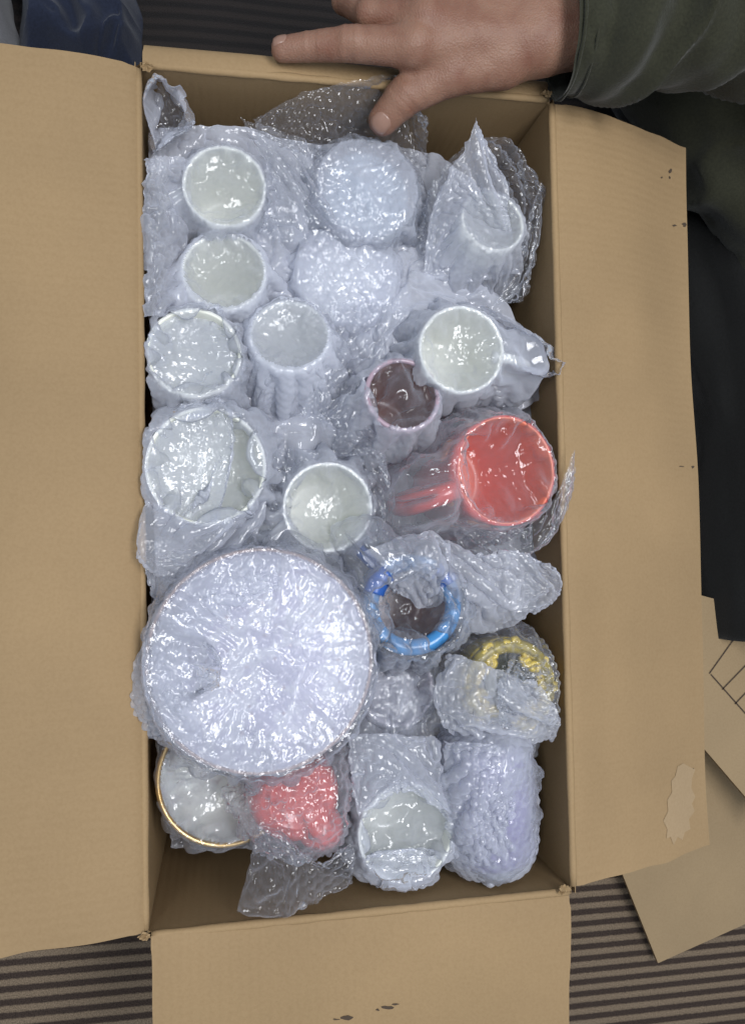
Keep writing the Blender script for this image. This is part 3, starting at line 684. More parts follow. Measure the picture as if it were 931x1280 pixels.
loose("bubble wrap packed across the middle of the box under the mugs",
      [[(195, 490, -.05), (330, 480, -.05), (470, 500, -.055), (560, 500, -.07), (690, 480, -.07)], [(195, 680, -.02), (330, 680, -.03), (470, 660, -.05), (560, 650, -.08), (690, 640, -.07)],
       [(195, 760, -.03), (330, 760, -.03), (470, 760, -.045), (570, 770, -.05), (685, 760, -.06)]],
      n=44, m=70, slack=1.10, puck=.2, seed=12, mat=FILM_MILKY)
loose("greyish bubble wrap packed under the plate and the violet tumbler",
      [[(195, 800, -.05), (330, 800, -.04), (470, 790, -.045), (560, 800, -.05), (680, 800, -.06)], [(205, 930, -.06), (330, 930, -.05), (470, 920, -.035), (560, 910, -.04), (675, 920, -.05)],
       [(215, 1058, -.08), (330, 1060, -.06), (450, 1060, -.05), (560, 1070, -.05), (655, 1070, -.06)]],
      n=50, m=70, slack=1.10, puck=.2, seed=17, mat=FILM)
loose("greenish grey bubble wrap sheet leaning on the far wall under the hand",
      [[(318, 150, -.018), (360, 122, -.008), (430, 100, .004), (498, 88, .008), (530, 150, -.012)], [(330, 190, -.04), (380, 175, -.03), (440, 165, -.03), (500, 160, -.03), (535, 185, -.03)],
       [(340, 240, -.06), (390, 230, -.05), (440, 220, -.05), (500, 215, -.05), (540, 225, -.05)]],
      n=36, m=50, slack=1.04, puck=.10, seed=23, mat=FILM_CLEAR, bubble=.0024)
loose("small open pouch of bubble wrap in the top left box corner",
      [[(184, 186, .000), (180, 130, .004), (198, 94, .008), (232, 122, .004), (240, 160, .0), (214, 176, .002), (192, 186, .0)],
       [(190, 190, -.03), (188, 135, -.03), (204, 104, -.03), (232, 130, -.03), (236, 160, -.03), (214, 176, -.03), (196, 190, -.03)],
       [(196, 190, -.07), (196, 145, -.07), (208, 120, -.07), (230, 140, -.07), (232, 160, -.07), (214, 176, -.07), (200, 190, -.07)]],
      n=24, m=50, slack=1.05, puck=.16, seed=29, mat=FILM)
loose("crumpled strip of bubble wrap along the left wall beside the mug handles",
      [[(180, 200, .004), (196, 196, .006), (214, 196, .0), (240, 200, -.02)], [(178, 250, .002), (196, 254, .004), (212, 262, -.01), (236, 270, -.03)],
       [(182, 330, -.006), (196, 335, .0), (210, 330, -.012), (236, 330, -.03)], [(184, 398, .0), (192, 400, .004), (204, 396, -.006), (230, 390, -.03)]],
      n=50, m=24, slack=1.10, puck=.24, seed=31, mat=FILM)

loose("wad of film lying inside the small corner pouch", [[(190, 176, -.02), (190, 130, -.02), (200, 104, -.02)], [(212, 176, -.03), (212, 140, -.025), (214, 112, -.02)], [(230, 164, -.02), (232, 140, -.02), (230, 124, -.02)]],
      n=24, m=24, slack=1.05, puck=.2, seed=33, mat=FILM_CLEAR)
def tail(key, ctrl, **k):
    patch("wrap_tail", key, ctrl, **k)
obj_by = lambda words: next(o for o in COL.objects if o.type == 'EMPTY' and words in o.get('label', ''))
eE, eF, eI = E_['E'][0], E_['F'][0], E_['I'][0]
tail(eE, [[(526, 285, -.03), (548, 215, -.01), (591, 146, .018), (640, 172, .004), (676, 228, -.012)],
          [(528, 330, -.045), (555, 270, -.03), (606, 215, -.004), (650, 225, -.02), (674, 280, -.03)],
          [(535, 370, -.06), (575, 320, -.045), (636, 292, -.026), (660, 300, -.03), (668, 330, -.05)]], n=40, m=46, slack=1.02, puck=.07, seed=41, mat=FILM_CLEAR, bubble=.0026)
tail(eE, [[(591, 146, .020), (592, 156, .016), (598, 170, .012)], [(560, 215, .002), (602, 235, .008), (640, 268, -.004)], [(532, 285, -.02), (585, 280, -.018), (636, 300, -.020)],
          [(530, 350, -.04), (580, 350, -.035), (650, 345, -.035)]], n=46, m=36, slack=1.02, puck=.08, seed=43, mat=FILM)
tail(eE, [[(676, 228, -.010), (662, 280, -.02), (656, 310, -.022)], [(672, 300, -.02), (660, 330, -.03), (640, 345, -.03)], [(660, 360, -.03), (645, 385, -.03), (615, 385, -.04)]],
     n=36, m=26, slack=1.02, puck=.08, seed=44, mat=FILM_CLEAR)
tail(eF, [[(598, 386, .008), (640, 398, .008), (684, 430, .008), (705, 452, .006), (690, 470, .004), (655, 464, .006), (634, 455, .006)],
          [(600, 390, -.02), (640, 402, -.02), (682, 434, -.02), (700, 454, -.02), (688, 470, -.02), (652, 464, -.02), (630, 455, -.02)],
          [(600, 396, -.05), (640, 410, -.05), (676, 440, -.05), (690, 456, -.05), (680, 470, -.05), (650, 466, -.05), (628, 458, -.05)]],
     n=20, m=60, slack=1.03, puck=.10, seed=47, mat=FILM)
tail(eI, [[(186, 628, .006), (230, 650, .014), (290, 650, .012), (336, 610, -.002)], [(166, 684, .020), (200, 690, .022), (262, 690, .008), (328, 650, -.004)],
          [(176, 702, .014), (204, 716, .010), (250, 708, .002), (318, 676, -.012)], [(196, 746, -.006), (214, 734, .004), (246, 716, -.006), (300, 694, -.02)]],
     n=44, m=44, slack=1.08, puck=.20, seed=53, mat=FILM)
eK = obj_by('blue mug'); eH = obj_by('red mug with coral'); eO = obj_by('red pot'); eM = obj_by('big round floral'); eL = obj_by('yellow dish'); eP = E_['P'][0]
tail(eK, [[(548, 672, .004), (600, 690, .008), (650, 690, .012), (690, 712, .014)], [(560, 705, .010), (610, 720, .008), (660, 722, .014), (708, 738, .016)],
          [(560, 760, .0), (615, 755, .002), (655, 755, .008), (692, 748, .008)], [(575, 790, -.02), (625, 790, -.02), (650, 770, -.008), (676, 764, .0)]],
     n=44, m=44, slack=1.10, puck=.24, seed=59, mat=FILM)
for a0, a1 in ((128, 162), (30, 58)):
    a = np.radians(np.linspace(a0, a1, 14)); cK = at(515, 756, .002); rk = 64 * mpp(.002) - .0066
    Vk, Fk = tube(np.stack([rk * np.cos(a), rk * np.sin(a), np.full(14, .0035)], 1) + cK, .0085, 12); mesh("handle_end", Vk, Fk, BLUE, eK)
tail(eK, [[(450, 690, .006), (500, 672, .010), (545, 664, .016), (560, 690, .01)], [(478, 715, .006), (512, 712, .012), (540, 706, .018), (556, 720, .008)],
          [(492, 735, -.0), (515, 750, -.004), (535, 768, -.012), (548, 740, .0)]], n=36, m=36, slack=1.08, puck=.22, seed=61, mat=FILM)
tail(eH, [[(560, 640, .008), (610, 660, .014), (660, 656, .016), (700, 610, .018), (716, 560, .016)], [(570, 680, .0), (620, 690, .006), (668, 690, .010), (704, 630, .014), (716, 580, .012)],
          [(590, 700, -.02), (630, 700, -.01), (666, 706, .0), (694, 660, .004), (708, 600, -.0)]], n=34, m=50, slack=1.03, puck=.12, seed=67, mat=FILM_CLEAR)
tail(eO, [[(322, 1030, .0), (342, 1036, .004), (372, 1060, .006), (400, 1078, .004), (440, 1050, .0)], [(316, 1070, .002), (350, 1076, .012), (376, 1084, .014), (405, 1090, .008), (442, 1076, .0)],
          [(296, 1142, .002), (335, 1150, .004), (368, 1138, .006), (405, 1126, .002), (440, 1106, -.004)]], n=44, m=44, slack=1.03, puck=.12, seed=71, mat=FILM_CLEAR)
tail(eM, [[(190, 772, .002), (214, 768, .020), (240, 776, .022)], [(168, 832, .006), (198, 828, .024), (236, 832, .024)], [(166, 882, .004), (200, 886, .024), (240, 886, .024)],
          [(186, 918, -.008), (220, 926, .018), (256, 924, .022)]], n=48, m=30, slack=1.04, puck=.14, seed=78, mat=FILM, bubble=.0020)
tail(eM, [[(215, 900, .010), (250, 905, .024), (290, 905, .026), (340, 920, .026)], [(206, 925, -.0), (245, 935, .016), (292, 938, .020), (345, 945, .022)], [(220, 945, -.02), (255, 956, -.004), (300, 962, .004), (350, 966, .006)]],
     n=30, m=44, slack=1.06, puck=.24, seed=75, mat=FILM_CLEAR, bubble=.002)
tail(eM, [[(196, 762, -.004), (236, 722, -.002), (300, 694, .002), (352, 688, .004)], [(216, 776, .020), (250, 742, .022), (304, 714, .024), (352, 706, .024)], [(252, 800, .024), (282, 770, .025), (318, 748, .026), (352, 736, .026)]],
     n=34, m=46, slack=1.05, puck=.2, seed=77, mat=FILM, bubble=.0018)
eA, eD, eJ, eG = E_['A'][0], E_['D'][0], E_['J'][0], obj_by('small cup with brown')
OV = dict(n=36, m=36, slack=1.04, puck=.16, mat=FILM_CLEAR, bubble=.0010)
tail(eA, [[(300, 146, -.002), (350, 160, -.004), (402, 196, -.008)], [(330, 215, -.008), (368, 232, -.006), (412, 262, -.008)], [(326, 292, -.010), (376, 306, -.008), (436, 306, -.012)]], seed=91, **OV)
tail(eD, [[(410, 384, -.002), (455, 372, -.008), (512, 384, -.010)], [(404, 440, -.012), (440, 452, -.014), (476, 440, -.014)], [(372, 520, -.020), (412, 536, -.026), (446, 516, -.026)]], seed=93, **OV)
tail(eJ, [[(318, 540, -.014), (352, 560, -.012), (398, 566, -.010)], [(330, 620, -.008), (348, 640, -.006), (362, 660, -.008)], [(330, 690, -.016), (372, 700, -.012), (420, 702, -.010)]], seed=95, **OV)
tail(eJ, [[(440, 560, -.006), (470, 552, -.004), (478, 580, -.008)], [(460, 610, -.002), (484, 612, .002), (492, 640, -.006)], [(452, 680, -.006), (476, 676, -.002), (488, 668, -.010)]], seed=96, **OV)
tail(eG, [[(400, 520, -.02), (430, 500, -.012), (456, 462, -.006)], [(404, 556, -.022), (440, 548, -.014), (466, 536, -.008)], [(430, 570, -.026), (470, 566, -.018), (500, 560, -.014)]], seed=97, **OV)
tail(eL, [[(560, 820, -.0), (610, 830, .008), (660, 850, .006)], [(540, 880, -.004), (600, 880, .012), (690, 890, .006)], [(560, 910, -.01), (620, 920, .004), (706, 905, .0)],
          [(600, 935, -.03), (650, 940, -.01), (690, 925, -.01)]], n=44, m=40, slack=1.14, puck=.28, seed=79, mat=FILM)
eQ = obj_by('violet tumbler')
tail(eQ, [[(556, 930, -.006), (596, 926, .010), (640, 934, .006), (664, 946, -.01)], [(552, 985, -.008), (588, 980, .014), (622, 990, .016), (642, 1000, .010)], [(556, 1040, -.016), (590, 1040, .008), (618, 1046, .010), (636, 1050, .004)],
          [(578, 1098, -.03), (604, 1100, -.014), (628, 1098, -.014), (652, 1086, -.02)]], n=50, m=40, slack=1.07, puck=.26, seed=85, mat=FILM, bubble=.0022)
tail(eP, [[(432, 918, -.012), (480, 912, -.004), (545, 925, -.012)], [(440, 970, -.006), (500, 960, .002), (556, 975, -.006)], [(448, 1020, -.004), (500, 990, -.002), (566, 1020, -.006)]],
     n=36, m=40, slack=1.04, puck=.10, seed=83, mat=FILM)

# ------------------------------------------------------------------ implicit surfaces (hand and clothing)
def surface_nets(sdf, lo, hi, h):
    lo = np.asarray(lo, float); n = np.ceil((np.asarray(hi) - lo) / h).astype(int) + 1
    ax = [lo[i] + h * np.arange(n[i]) for i in range(3)]
    D = np.empty(n)
    for i in range(0, n[0], 16):
        g = np.stack(np.meshgrid(ax[0][i:i + 16], ax[1], ax[2], indexing='ij'), -1); D[i:i + 16] = sdf(g)
    S = D < 0; nx, ny, nz = n
    acc = np.zeros((nx - 1, ny - 1, nz - 1, 3)); cnt = np.zeros((nx - 1, ny - 1, nz - 1))
    cr = [(0, 0, 0), (1, 0, 0), (0, 1, 0), (1, 1, 0), (0, 0, 1), (1, 0, 1), (0, 1, 1), (1, 1, 1)]
    sl = lambda A, c: A[c[0]:nx - 1 + c[0], c[1]:ny - 1 + c[1], c[2]:nz - 1 + c[2]]
    for a in range(8):
        for b in range(a + 1, 8):
            ca, cb = np.array(cr[a]), np.array(cr[b])
            if np.abs(ca - cb).sum() != 1: continue
            da, db = sl(D, cr[a]), sl(D, cr[b]); m = (da < 0) != (db < 0)
            t = np.where(m, da / np.where(m, da - db, 1), 0)
            acc += np.where(m[..., None], ca + t[..., None] * (cb - ca), 0); cnt += m
    act = cnt > 0; vid = -np.ones(act.shape, int); vid[act] = np.arange(act.sum())
    I = np.argwhere(act); V = lo + h * (I + acc[act] / cnt[act][:, None])
    Fs = []
    for d in range(3):
        e = [0, 0, 0]; e[d] = 1
        A = S[:nx - e[0], :ny - e[1], :nz - e[2]]; B = S[e[0]:, e[1]:, e[2]:]
        X = np.argwhere(A != B); o1, o2 = [k for k in range(3) if k != d]
        X = X[(X[:, o1] > 0) & (X[:, o2] > 0) & (X[:, o1] < n[o1] - 1) & (X[:, o2] < n[o2] - 1)]
        def g(a, b):
            Y = X.copy(); Y[:, o1] -= a; Y[:, o2] -= b; return vid[Y[:, 0], Y[:, 1], Y[:, 2]]
        q = np.stack([g(0, 0), g(1, 0), g(1, 1), g(0, 1)], 1)
        fl_ = A[X[:, 0], X[:, 1], X[:, 2]]
        if d == 1: fl_ = ~fl_
        q[fl_] = q[fl_][:, ::-1]; Fs.append(q)
    Fq = np.concatenate(Fs); return V, Fq[(Fq >= 0).all(1)]
def rcone(P, a, b, ra, rb):
    ab = b - a; k = np.clip(((P - a) @ ab) / (ab @ ab), 0, 1); return np.linalg.norm(P - a - k[..., None] * ab, axis=-1) - (ra + (rb - ra) * k)
def smin(a, b, k):
    h = np.clip(.5 + .5 * (b - a) / k, 0, 1); return b * (1 - h) + a * h - k * h * (1 - h)
def chain(P, pts, rad, k=.004):
    d = None
    for i in range(len(pts) - 1):
        c = rcone(P, pts[i], pts[i + 1], rad[i], rad[i + 1]); d = c if d is None else smin(d, c, k)
    return d

# ------------------------------------------------------------------ the person
def skin_material():
    m, nt, b = nodes("skin"); L = nt.links.new; tc = N(nt, "ShaderNodeTexCoord")
    n1 = N(nt, "ShaderNodeTexNoise"); n1.inputs['Scale'].default_value = 45; n1.inputs['Detail'].default_value = 4; L(tc.outputs['Object'], n1.inputs['Vector'])
    r = ramp(nt, [(0.32, (0.195, 0.088, 0.056)), (0.50, (0.235, 0.122, 0.080)), (0.68, (0.265, 0.145, 0.096))]); L(n1.outputs['Fac'], r.inputs[0]); L(r.outputs[0], b.inputs['Base Color'])
    b.inputs['Roughness'].default_value = 0.5; b.inputs['Specular IOR Level'].default_value = 0.35
    b.inputs['Subsurface Weight'].default_value = 0.08; b.inputs['Subsurface Radius'].default_value = (0.006, 0.002, 0.001); b.inputs['Subsurface Scale'].default_value = 0.5
    n2 = N(nt, "ShaderNodeTexVoronoi"); n2.inputs['Scale'].default_value = 700; L(tc.outputs['Object'], n2.inputs['Vector'])
    bp = N(nt, "ShaderNodeBump"); bp.inputs['Strength'].default_value = 0.45; bp.inputs['Distance'].default_value = 0.0007
    L(n2.outputs['Distance'], bp.inputs['Height']); L(bp.outputs[0], b.inputs['Normal'])
    return m
SKIN = skin_material(); NAIL = plain("nail", (0.28, 0.16, 0.115), 0.3, var=0.05)
def cloth(name, col, var=0.2):
    m = plain(name, col, 0.85, bump=0.0008, spec=0.2, var=var, scale=500); m.node_tree.nodes["Principled BSDF"].inputs['Sheen Weight'].default_value = 0.15; return m
OLIVE = cloth("olive_jacket_cloth", (0.026, 0.026, 0.0145)); DARK = cloth("black_trouser_cloth", (0.008, 0.008, 0.0075)); NAVY = cloth("navy_cloth", (0.016, 0.021, 0.040)); GREYC = cloth("grey_cloth", (0.20, 0.20, 0.21), .1)
person = empty("person", at(930, 300, -RIM), "person in an olive jacket resting a hand on the far box edge", "person")
IDX = [at(354, 62, .011), at(392, 58, .016), at(438, 55, .024), at(516, 58, .034)]
MID = [at(424, -10, -.030), at(430, 2, -.004), at(462, 18, .022), at(530, 24, .038)]
RNG_ = [at(440, -34, -.03), at(448, -28, .0), at(482, -18, .024), at(545, -10, .036)]
PNK = [at(440, -45, -.03), at(458, -45, .0), at(500, -46, .022), at(562, -42, .031)]
THB = [at(479, 150, -.002), at(505, 121, .010), at(562, 92, .022), at(628, 78, .026)]
WR, WR2, FA = at(672, 50, .034), at(668, 20, .036), at(800, 40, .045)
def hand_sdf(P):
    d = chain(P, IDX, [.0092, .0106, .0124, .0148], .003)
    d = smin(d, chain(P, MID, [.0080, .0092, .0108, .0130], .003), .0022)
    for c, r_ in ((RNG_, .95), (PNK, .82)): d = smin(d, chain(P, c, [.0080 * r_, .0092 * r_, .0105 * r_, .0125 * r_], .003), .0022)
    pl = None
    for q, (a, b, ra, rb) in enumerate(((IDX[3], WR, .0135, .0195), (MID[3], WR, .0140, .0195), (RNG_[3], WR2, .0135, .0185), (PNK[3], WR2, .0125, .0185), (THB[3], WR, .0165, .0190))):
        c = rcone(P, a, b, ra, rb); pl = c if pl is None else smin(pl, c, .012)
    th = chain(P, THB, [.0116, .0142, .0158, .0185], .004)
    web = rcone(P, THB[2] * .6 + THB[3] * .4 - [0, 0, .002], IDX[3] * .7 + WR * .3 - [0, 0, .004], .0105, .0115)
    pl = smin(smin(pl, web, .010), rcone(P, WR, FA, .0215, .026), .014); pl = smin(pl, rcone(P, WR2, FA, .0205, .026), .014)
    d = smin(d, pl, .009); d = smin(d, th, .008)
    # knuckles and creases
    for c, r_ in ((IDX[3], .0105), (MID[3], .011), (THB[2], .0095), (IDX[2], .0086)): d = smin(d, np.linalg.norm(P - (c + np.array([0, 0, .0045])), axis=-1) - r_, .006)
    for a, b in ((THB[1], THB[0]), (IDX[2], IDX[3]), (IDX[1], IDX[2])):
        t = b - a; t = t / np.linalg.norm(t)
        for o in (-.0022, .0, .0024):
            q = P - (a + t * o); ax = np.abs(q @ t); d = d + .0008 * np.exp(-(ax / .0011)**2) * np.clip((.019 - np.linalg.norm(q, axis=-1)) / .004, 0, 1)
    return d + .00025 * noise3(P * 160)
V, Fq = surface_nets(hand_sdf, at(335, 180, -.045) * [1, 0, 1] + [0, at(470, 178, 0)[1] - .01, 0], at(800, -75, 0) + [0.0, .02, .085], .0013)
mesh("hand", V, Fq, SKIN, person)
def nail(tip, prev, up, w, l, name, R_):
    t = (tip - prev) / np.linalg.norm(tip - prev); up = up - t * (up @ t); up /= np.linalg.norm(up); s_ = np.cross(t, up)
    u, v = np.meshgrid(np.linspace(-1, 1, 13), np.linspace(-1, 1, 13), indexing='ij')
    k = np.maximum(np.abs(u), np.abs(v)) ** .8; th = np.arctan2(v, u); X = np.clip(np.cos(th) * 1.15, -1, 1) * k * w * .5; Y = np.clip(np.sin(th) * 1.1, -1, 1) * k * l * .5 + l * .12
    Zn = np.sqrt(np.clip(R_**2 - X**2 - np.maximum(Y, 0)**2 * .8, 1e-7, 1)) + .0006 - .0012 * (k > .97)
    P = tip + t * Y[..., None] + s_ * X[..., None] + up * Zn[..., None]
    mesh(name, P, grid_faces(13, 13), NAIL, person)
nail(THB[0] + [0, 0, .0], THB[1], np.array([-.15, -.45, 1.]), .0150, .0150, "thumb_nail", .0116)
nail(IDX[0] + [0, 0, .0], IDX[1], np.array([0., .5, .8]), .0118, .0115, "finger_nail", .0092)

def loft(name, path, rads, mat, parent, folds, seg=72, nn=90, cap=True, squash=1.0):
    """a cloth tube along a path with drawn folds"""
    path = np.asarray(path, float); t = np.linspace(0, len(path) - 1, nn)
    Pc = np.stack([np.interp(t, np.arange(len(path)), path[:, k]) for k in range(3)], 1); R_ = np.interp(t, np.arange(len(path)), rads)
    for _ in range(6): Pc[1:-1] = (Pc[:-2] + 2 * Pc[1:-1] + Pc[2:]) / 4; R_[1:-1] = (R_[:-2] + 2 * R_[1:-1] + R_[2:]) / 4
    tg = np.gradient(Pc, axis=0); tg /= np.linalg.norm(tg, axis=1, keepdims=True)
    a = np.linspace(0, 2 * math.pi, seg, endpoint=False); Vs = []
    for k in range(nn):
        x = np.cross([0, 0, 1.], tg[k]); x /= np.linalg.norm(x); y = np.cross(tg[k], x)
        r = R_[k] + folds(k / (nn - 1), a); Vs.append(Pc[k] + r[:, None] * (np.cos(a)[:, None] * x + np.sin(a)[:, None] * y * squash))
    V = np.concatenate(Vs); i = np.arange(nn * seg).reshape(nn, seg); j = np.roll(i, -1, 1)
    Fc = [list(q) for q in np.stack([i[:-1].ravel(), j[:-1].ravel(), j[1:].ravel(), i[1:].ravel()], 1)]
    if cap: Fc += [list(range((nn - 1) * seg, nn * seg))]
    return mesh(name, V, Fc, mat, parent)
def sleeve_folds(t, a):
    f = 0.0035 * np.sin(9 * t * 6.28 * .5 + 2.2 * a + 2 * noise2(a * .6, np.full_like(a, t * 4), 1)) * smooth01(t * 4)
    f = f + 0.011 * (1 - 2 * np.abs(noise2(a * 1.1 + t * 9, np.full_like(a, t * 2.5) + a * .7, 2))) * smooth01(t * 3 - .2) + .0015 * noise2(a * 4, np.full_like(a, t * 20), 3)
    return f + .002 * np.exp(-(t / .012)**2)
sl = loft("jacket_sleeve", [at(700, 40, .040), at(750, 38, .044), at(850, 20, .055), at(960, -10, .075), at(1120, -60, .12)], [.044, .046, .054, .062, .075], OLIVE, person, sleeve_folds)
def body_folds(t, a): return 0.014 * (1 - 2 * np.abs(noise2(a * 1.6 + 3, np.full_like(a, t * 5) + a * .8, 4))) + .004 * noise2(a * 5, np.full_like(a, t * 16), 5)
loft("jacket_body", [at(860, -60, -.10), at(930, 120, -.10), at(985, 240, -.10), at(1020, 330, -.13)], [.10, .10, .085, .05], OLIVE, person, body_folds)
loft("trouser_leg", [at(800, -120, -.20), at(880, 80, -.21), at(935, 320, -.20), at(965, 560, -.21), at(975, 790, -.22)], [.10, .10, .095, .085, .078], DARK, person, body_folds)

# ------------------------------------------------------------------ things lying round the box
sc1 = slab("cardboard_sheet", [(778, 1094, .02), (822, 1204, .004), (960, 1142, .004), (1000, 960, .01), (860, 900, .03)], .012, None, CARD_F)
tag(sc1, "loose brown cardboard sheet on the striped carpet at the lower right, one corner pointing down", "cardboard")
sc2 = slab("cardboard_sheet", [(860, 740, .0), (870, 925, .0), (960, 1030, .0), (1010, 1000, .0), (1010, 780, .0)], .085, None, CARD_F)
tag(sc2, "tan cardboard piece with scored lines at the right picture edge below the dark trousers", "cardboard")
def strip(name, p, q, z, w_, mat, parent):
    a, b = at(*p, z), at(*q, z); d = b - a; d /= np.linalg.norm(d); s_ = np.cross([0, 0, 1.], d) * w_ / 2
    return mesh(name, [a - s_, b - s_, b + s_, a + s_], [[0, 1, 2, 3]], mat, parent, smooth=False)
zl = .085 - RIM + .0006
for p, q in (((886, 842), (918, 797)), ((888, 843), (940, 902)), ((902, 862), (935, 828)), ((918, 880), (945, 852))): strip("scored_line", p, q, zl, .0016, SCUFF, sc2)
def heap(name, label, cat, lo, hi, top, mat, seed, n=70):
    """a rumpled cloth lying on the carpet between two pixel corners"""
    u, v = np.meshgrid(np.linspace(0, 1, n), np.linspace(0, 1, n), indexing='ij')
    A, B, C_, D_ = [at(x, y, -RIM) for x, y in (lo, (hi[0], lo[1]), hi, (lo[0], hi[1]))]
    P = (A * (1 - u)[..., None] + B * u[..., None]) * (1 - v)[..., None] + (D_ * (1 - u)[..., None] + C_ * u[..., None]) * v[..., None]
    e = smooth01(np.minimum(np.minimum(u, 1 - u), np.minimum(v, 1 - v)) * 5)
    P[..., 2] = .003 + e * (top + .022 * noise2(u * 5 + seed, v * 4, seed) + .010 * (1 - 2 * np.abs(noise2(u * 9, v * 7 + seed, seed + 1))))
    P[..., 0] += .012 * noise2(u * 4, v * 4, seed + 2); P[..., 1] += .012 * noise2(u * 4 + 9, v * 4, seed + 3)
    return tag(mesh(name, P, grid_faces(n, n), mat, None, origin=[*P[..., :2].mean((0, 1)), 0]), label, cat)
heap("folded_cloth", "dark navy cloth lying behind the box at the top left", "cloth", (30, -60), (176, 110), .06, NAVY, 2)
heap("folded_cloth", "light grey cloth at the very top left corner beside the navy one", "cloth", (-60, -60), (24, 110), .05, GREYC, 5)

# ------------------------------------------------------------------ marks on the box
def on_surface(o, x, y):
    """first point of box part o seen at photograph pixel x, y, with its normal"""
    bpy.context.view_layer.update()
    d = CR @ np.array([(x - PW / 2) / F, (PH / 2 - y) / F, -1.0]); d /= np.linalg.norm(d)
    ok, p, n_, _ = o.ray_cast(Vector(CAM), Vector(d)); return (np.array(p), np.array(n_)) if ok else (None, None)
def blot(name, part, pix, mat, h=.0004):
    """a small flat mark given as a pixel polygon on a panel"""
    pts = []
    for x, y in pix:
        p, n_ = on_surface(part, x, y)
        if p is None: return
        pts.append(p + n_ * h)
    mesh(name, pts, [list(range(len(pts)))], mat, part, smooth=False)
r_ = random.Random(4)
def splat(part, x, y, rx, ry, mat=SCUFF, name="scuff_mark", n=9):
    blot(name, part, [(x + rx * math.cos(i * 6.283 / n) * r_.uniform(.45, 1.15), y + ry * math.sin(i * 6.283 / n) * r_.uniform(.45, 1.15)) for i in range(n)], mat)
for x, y, rx, ry in ((837, 214, 2.6, 3.2), (826, 222, 1.4, 1.3), (836, 222, 1.2, 2.4), (842, 282, 3, 1.8), (855, 281, 4, 2.6), (851, 583, 4, 1.2), (868, 583, 5, 2), (865, 584, 2, 2)): splat(fr, x, y, rx, ry)
for x, y, rx, ry in ((434, 1272, 9, 3), (420, 1274, 5, 1.3), (484, 1259, 8, 3), (494, 1255, 5, 1.5), (472, 1262, 3, 1.5)): splat(fb, x, y, rx, ry)
for x, y in ((74, 474), (71, 528), (69, 1030), (147, 473), (60, 705)): splat(fl, x, y, 1.2, 1)
blot("torn_paper", fr, [(846, 958), (853, 954), (858, 957), (868, 962), (864, 972), (863, 985), (868, 996), (864, 1004), (867, 1014), (860, 1024), (862, 1036), (855, 1040), (852, 1050), (846, 1046), (841, 1056), (837, 1046), (832, 1048), (833, 1036), (828, 1026), (834, 1014), (833, 1000), (839, 990), (838, 976), (843, 970)], PEEL)
for x, y, rx, ry in ((852, 961, 5, 3.5), (865, 962, 3, 3), (854, 992, 3, 1.6), (850, 1004, 3, 1.4)): splat(fr, x, y, rx, ry)
for part, pix in ((wl, [(x + 6, y) for x, y in ((183, 958), (186, 956), (184, 972), (186, 974), (183, 990), (185, 998), (182, 996), (182, 980))]),
                  (wl, [(x + 4.5, y) for x, y in ((177, 276), (180, 272), (179, 290), (181, 304), (179, 318), (177, 306), (176, 290))])): blot("ink_mark", part, pix, INK)

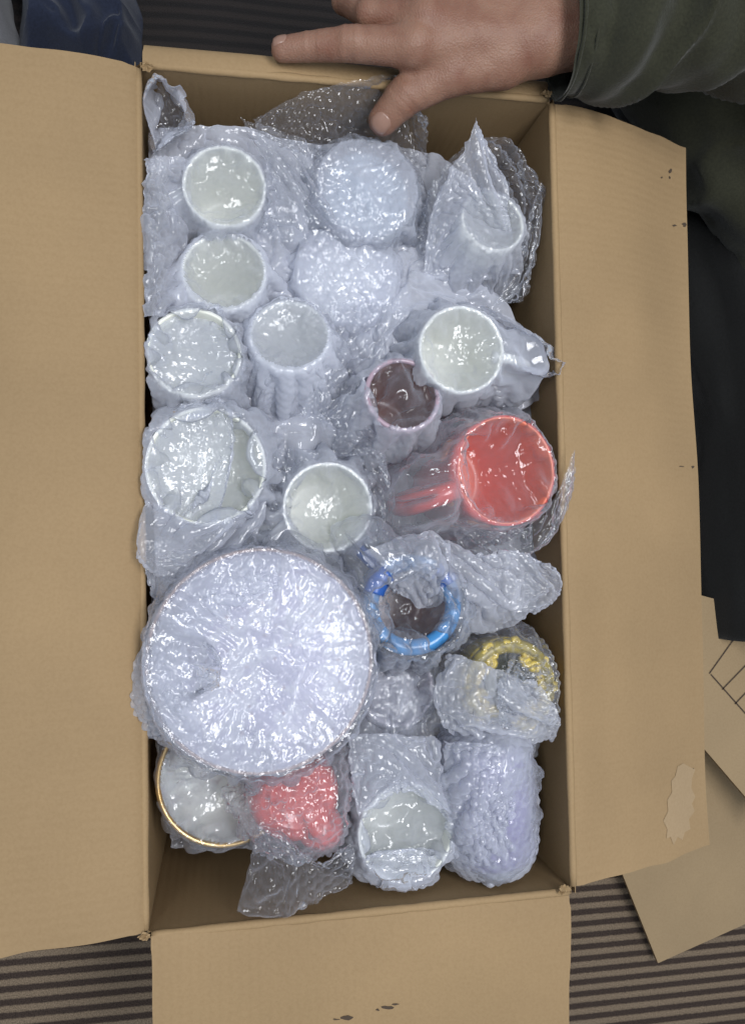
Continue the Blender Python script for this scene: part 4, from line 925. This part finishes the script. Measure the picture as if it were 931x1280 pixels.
# ------------------------------------------------------------------ added sheet behind the box, carpet shade painted as dark colour; torn corners
def shaded_carpet_sheet():
    m, nt, b = nodes("carpet_shade_brown"); L = nt.links.new; tc = N(nt, "ShaderNodeTexCoord")
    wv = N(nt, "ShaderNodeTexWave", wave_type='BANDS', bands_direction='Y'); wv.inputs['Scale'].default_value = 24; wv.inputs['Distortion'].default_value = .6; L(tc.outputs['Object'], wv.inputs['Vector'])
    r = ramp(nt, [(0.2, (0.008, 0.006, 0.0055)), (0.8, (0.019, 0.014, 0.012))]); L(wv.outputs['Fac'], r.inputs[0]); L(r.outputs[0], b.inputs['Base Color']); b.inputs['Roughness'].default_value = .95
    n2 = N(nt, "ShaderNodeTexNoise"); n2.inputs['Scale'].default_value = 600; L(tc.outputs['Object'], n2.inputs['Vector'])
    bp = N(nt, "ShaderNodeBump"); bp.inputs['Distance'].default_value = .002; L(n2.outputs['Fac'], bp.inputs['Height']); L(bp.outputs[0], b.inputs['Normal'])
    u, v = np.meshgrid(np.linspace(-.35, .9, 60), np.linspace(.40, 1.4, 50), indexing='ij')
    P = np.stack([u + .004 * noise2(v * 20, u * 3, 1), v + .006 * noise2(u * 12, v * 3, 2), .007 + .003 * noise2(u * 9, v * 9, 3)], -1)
    o = mesh("shaded_carpet", P - [0, 0, 0], grid_faces(60, 50), m, None, origin=[.27, .9, 0]); tag(o, "very dark brown carpet, shade put into its colour, behind the far box wall", "shaded_carpet")
shaded_carpet_sheet()
tr_ = np.random.default_rng(2)
for part, x, y in ((fl, 181, 1172), (ft, 184, 84), (fr, 704, 1110), (ft, 680, 118)):      # frayed bits of liner at the split corners
    for q in range(3):
        c = at(x + tr_.uniform(-4, 4), y + tr_.uniform(-4, 4), .003); u = np.linspace(-1, 1, 5); U, Vv = np.meshgrid(u, u, indexing='ij'); a = tr_.uniform(0, 6.28)
        X = (U * math.cos(a) - Vv * math.sin(a)) * .003; Y = (U * math.sin(a) + Vv * math.cos(a)) * .003 * tr_.uniform(.4, 1)
        Z = .0025 * noise2(U * 1.5 + q, Vv * 1.5 + x, q) + .0015 * U * tr_.uniform(-1, 1) + .0015
        mesh("torn_edge", np.stack([X, Y, Z], -1) + c, grid_faces(5, 5), CARD_F2, part, smooth=False)

def cuff():
    c0, c1 = at(706, 40, .0405), at(722, 40, .0415)
    for q, cc in enumerate((c0, c1)):
        a = np.linspace(0, 2 * math.pi, 90); d = (c1 - c0) / np.linalg.norm(c1 - c0); x = np.cross([0, 0, 1.], d); x /= np.linalg.norm(x); y = np.cross(d, x)
        rr = (.0452 if q == 0 else .0450) + .0012 * noise2(np.cos(a) * 2 + 5, np.sin(a) * 2 + q, 3)
        V, Fc = tube(cc + rr[:, None] * (np.cos(a)[:, None] * x + np.sin(a)[:, None] * y), .0013 if q == 0 else .0009, 8); mesh("cuff_seam", V, Fc, OLIVE, sl)
cuff()
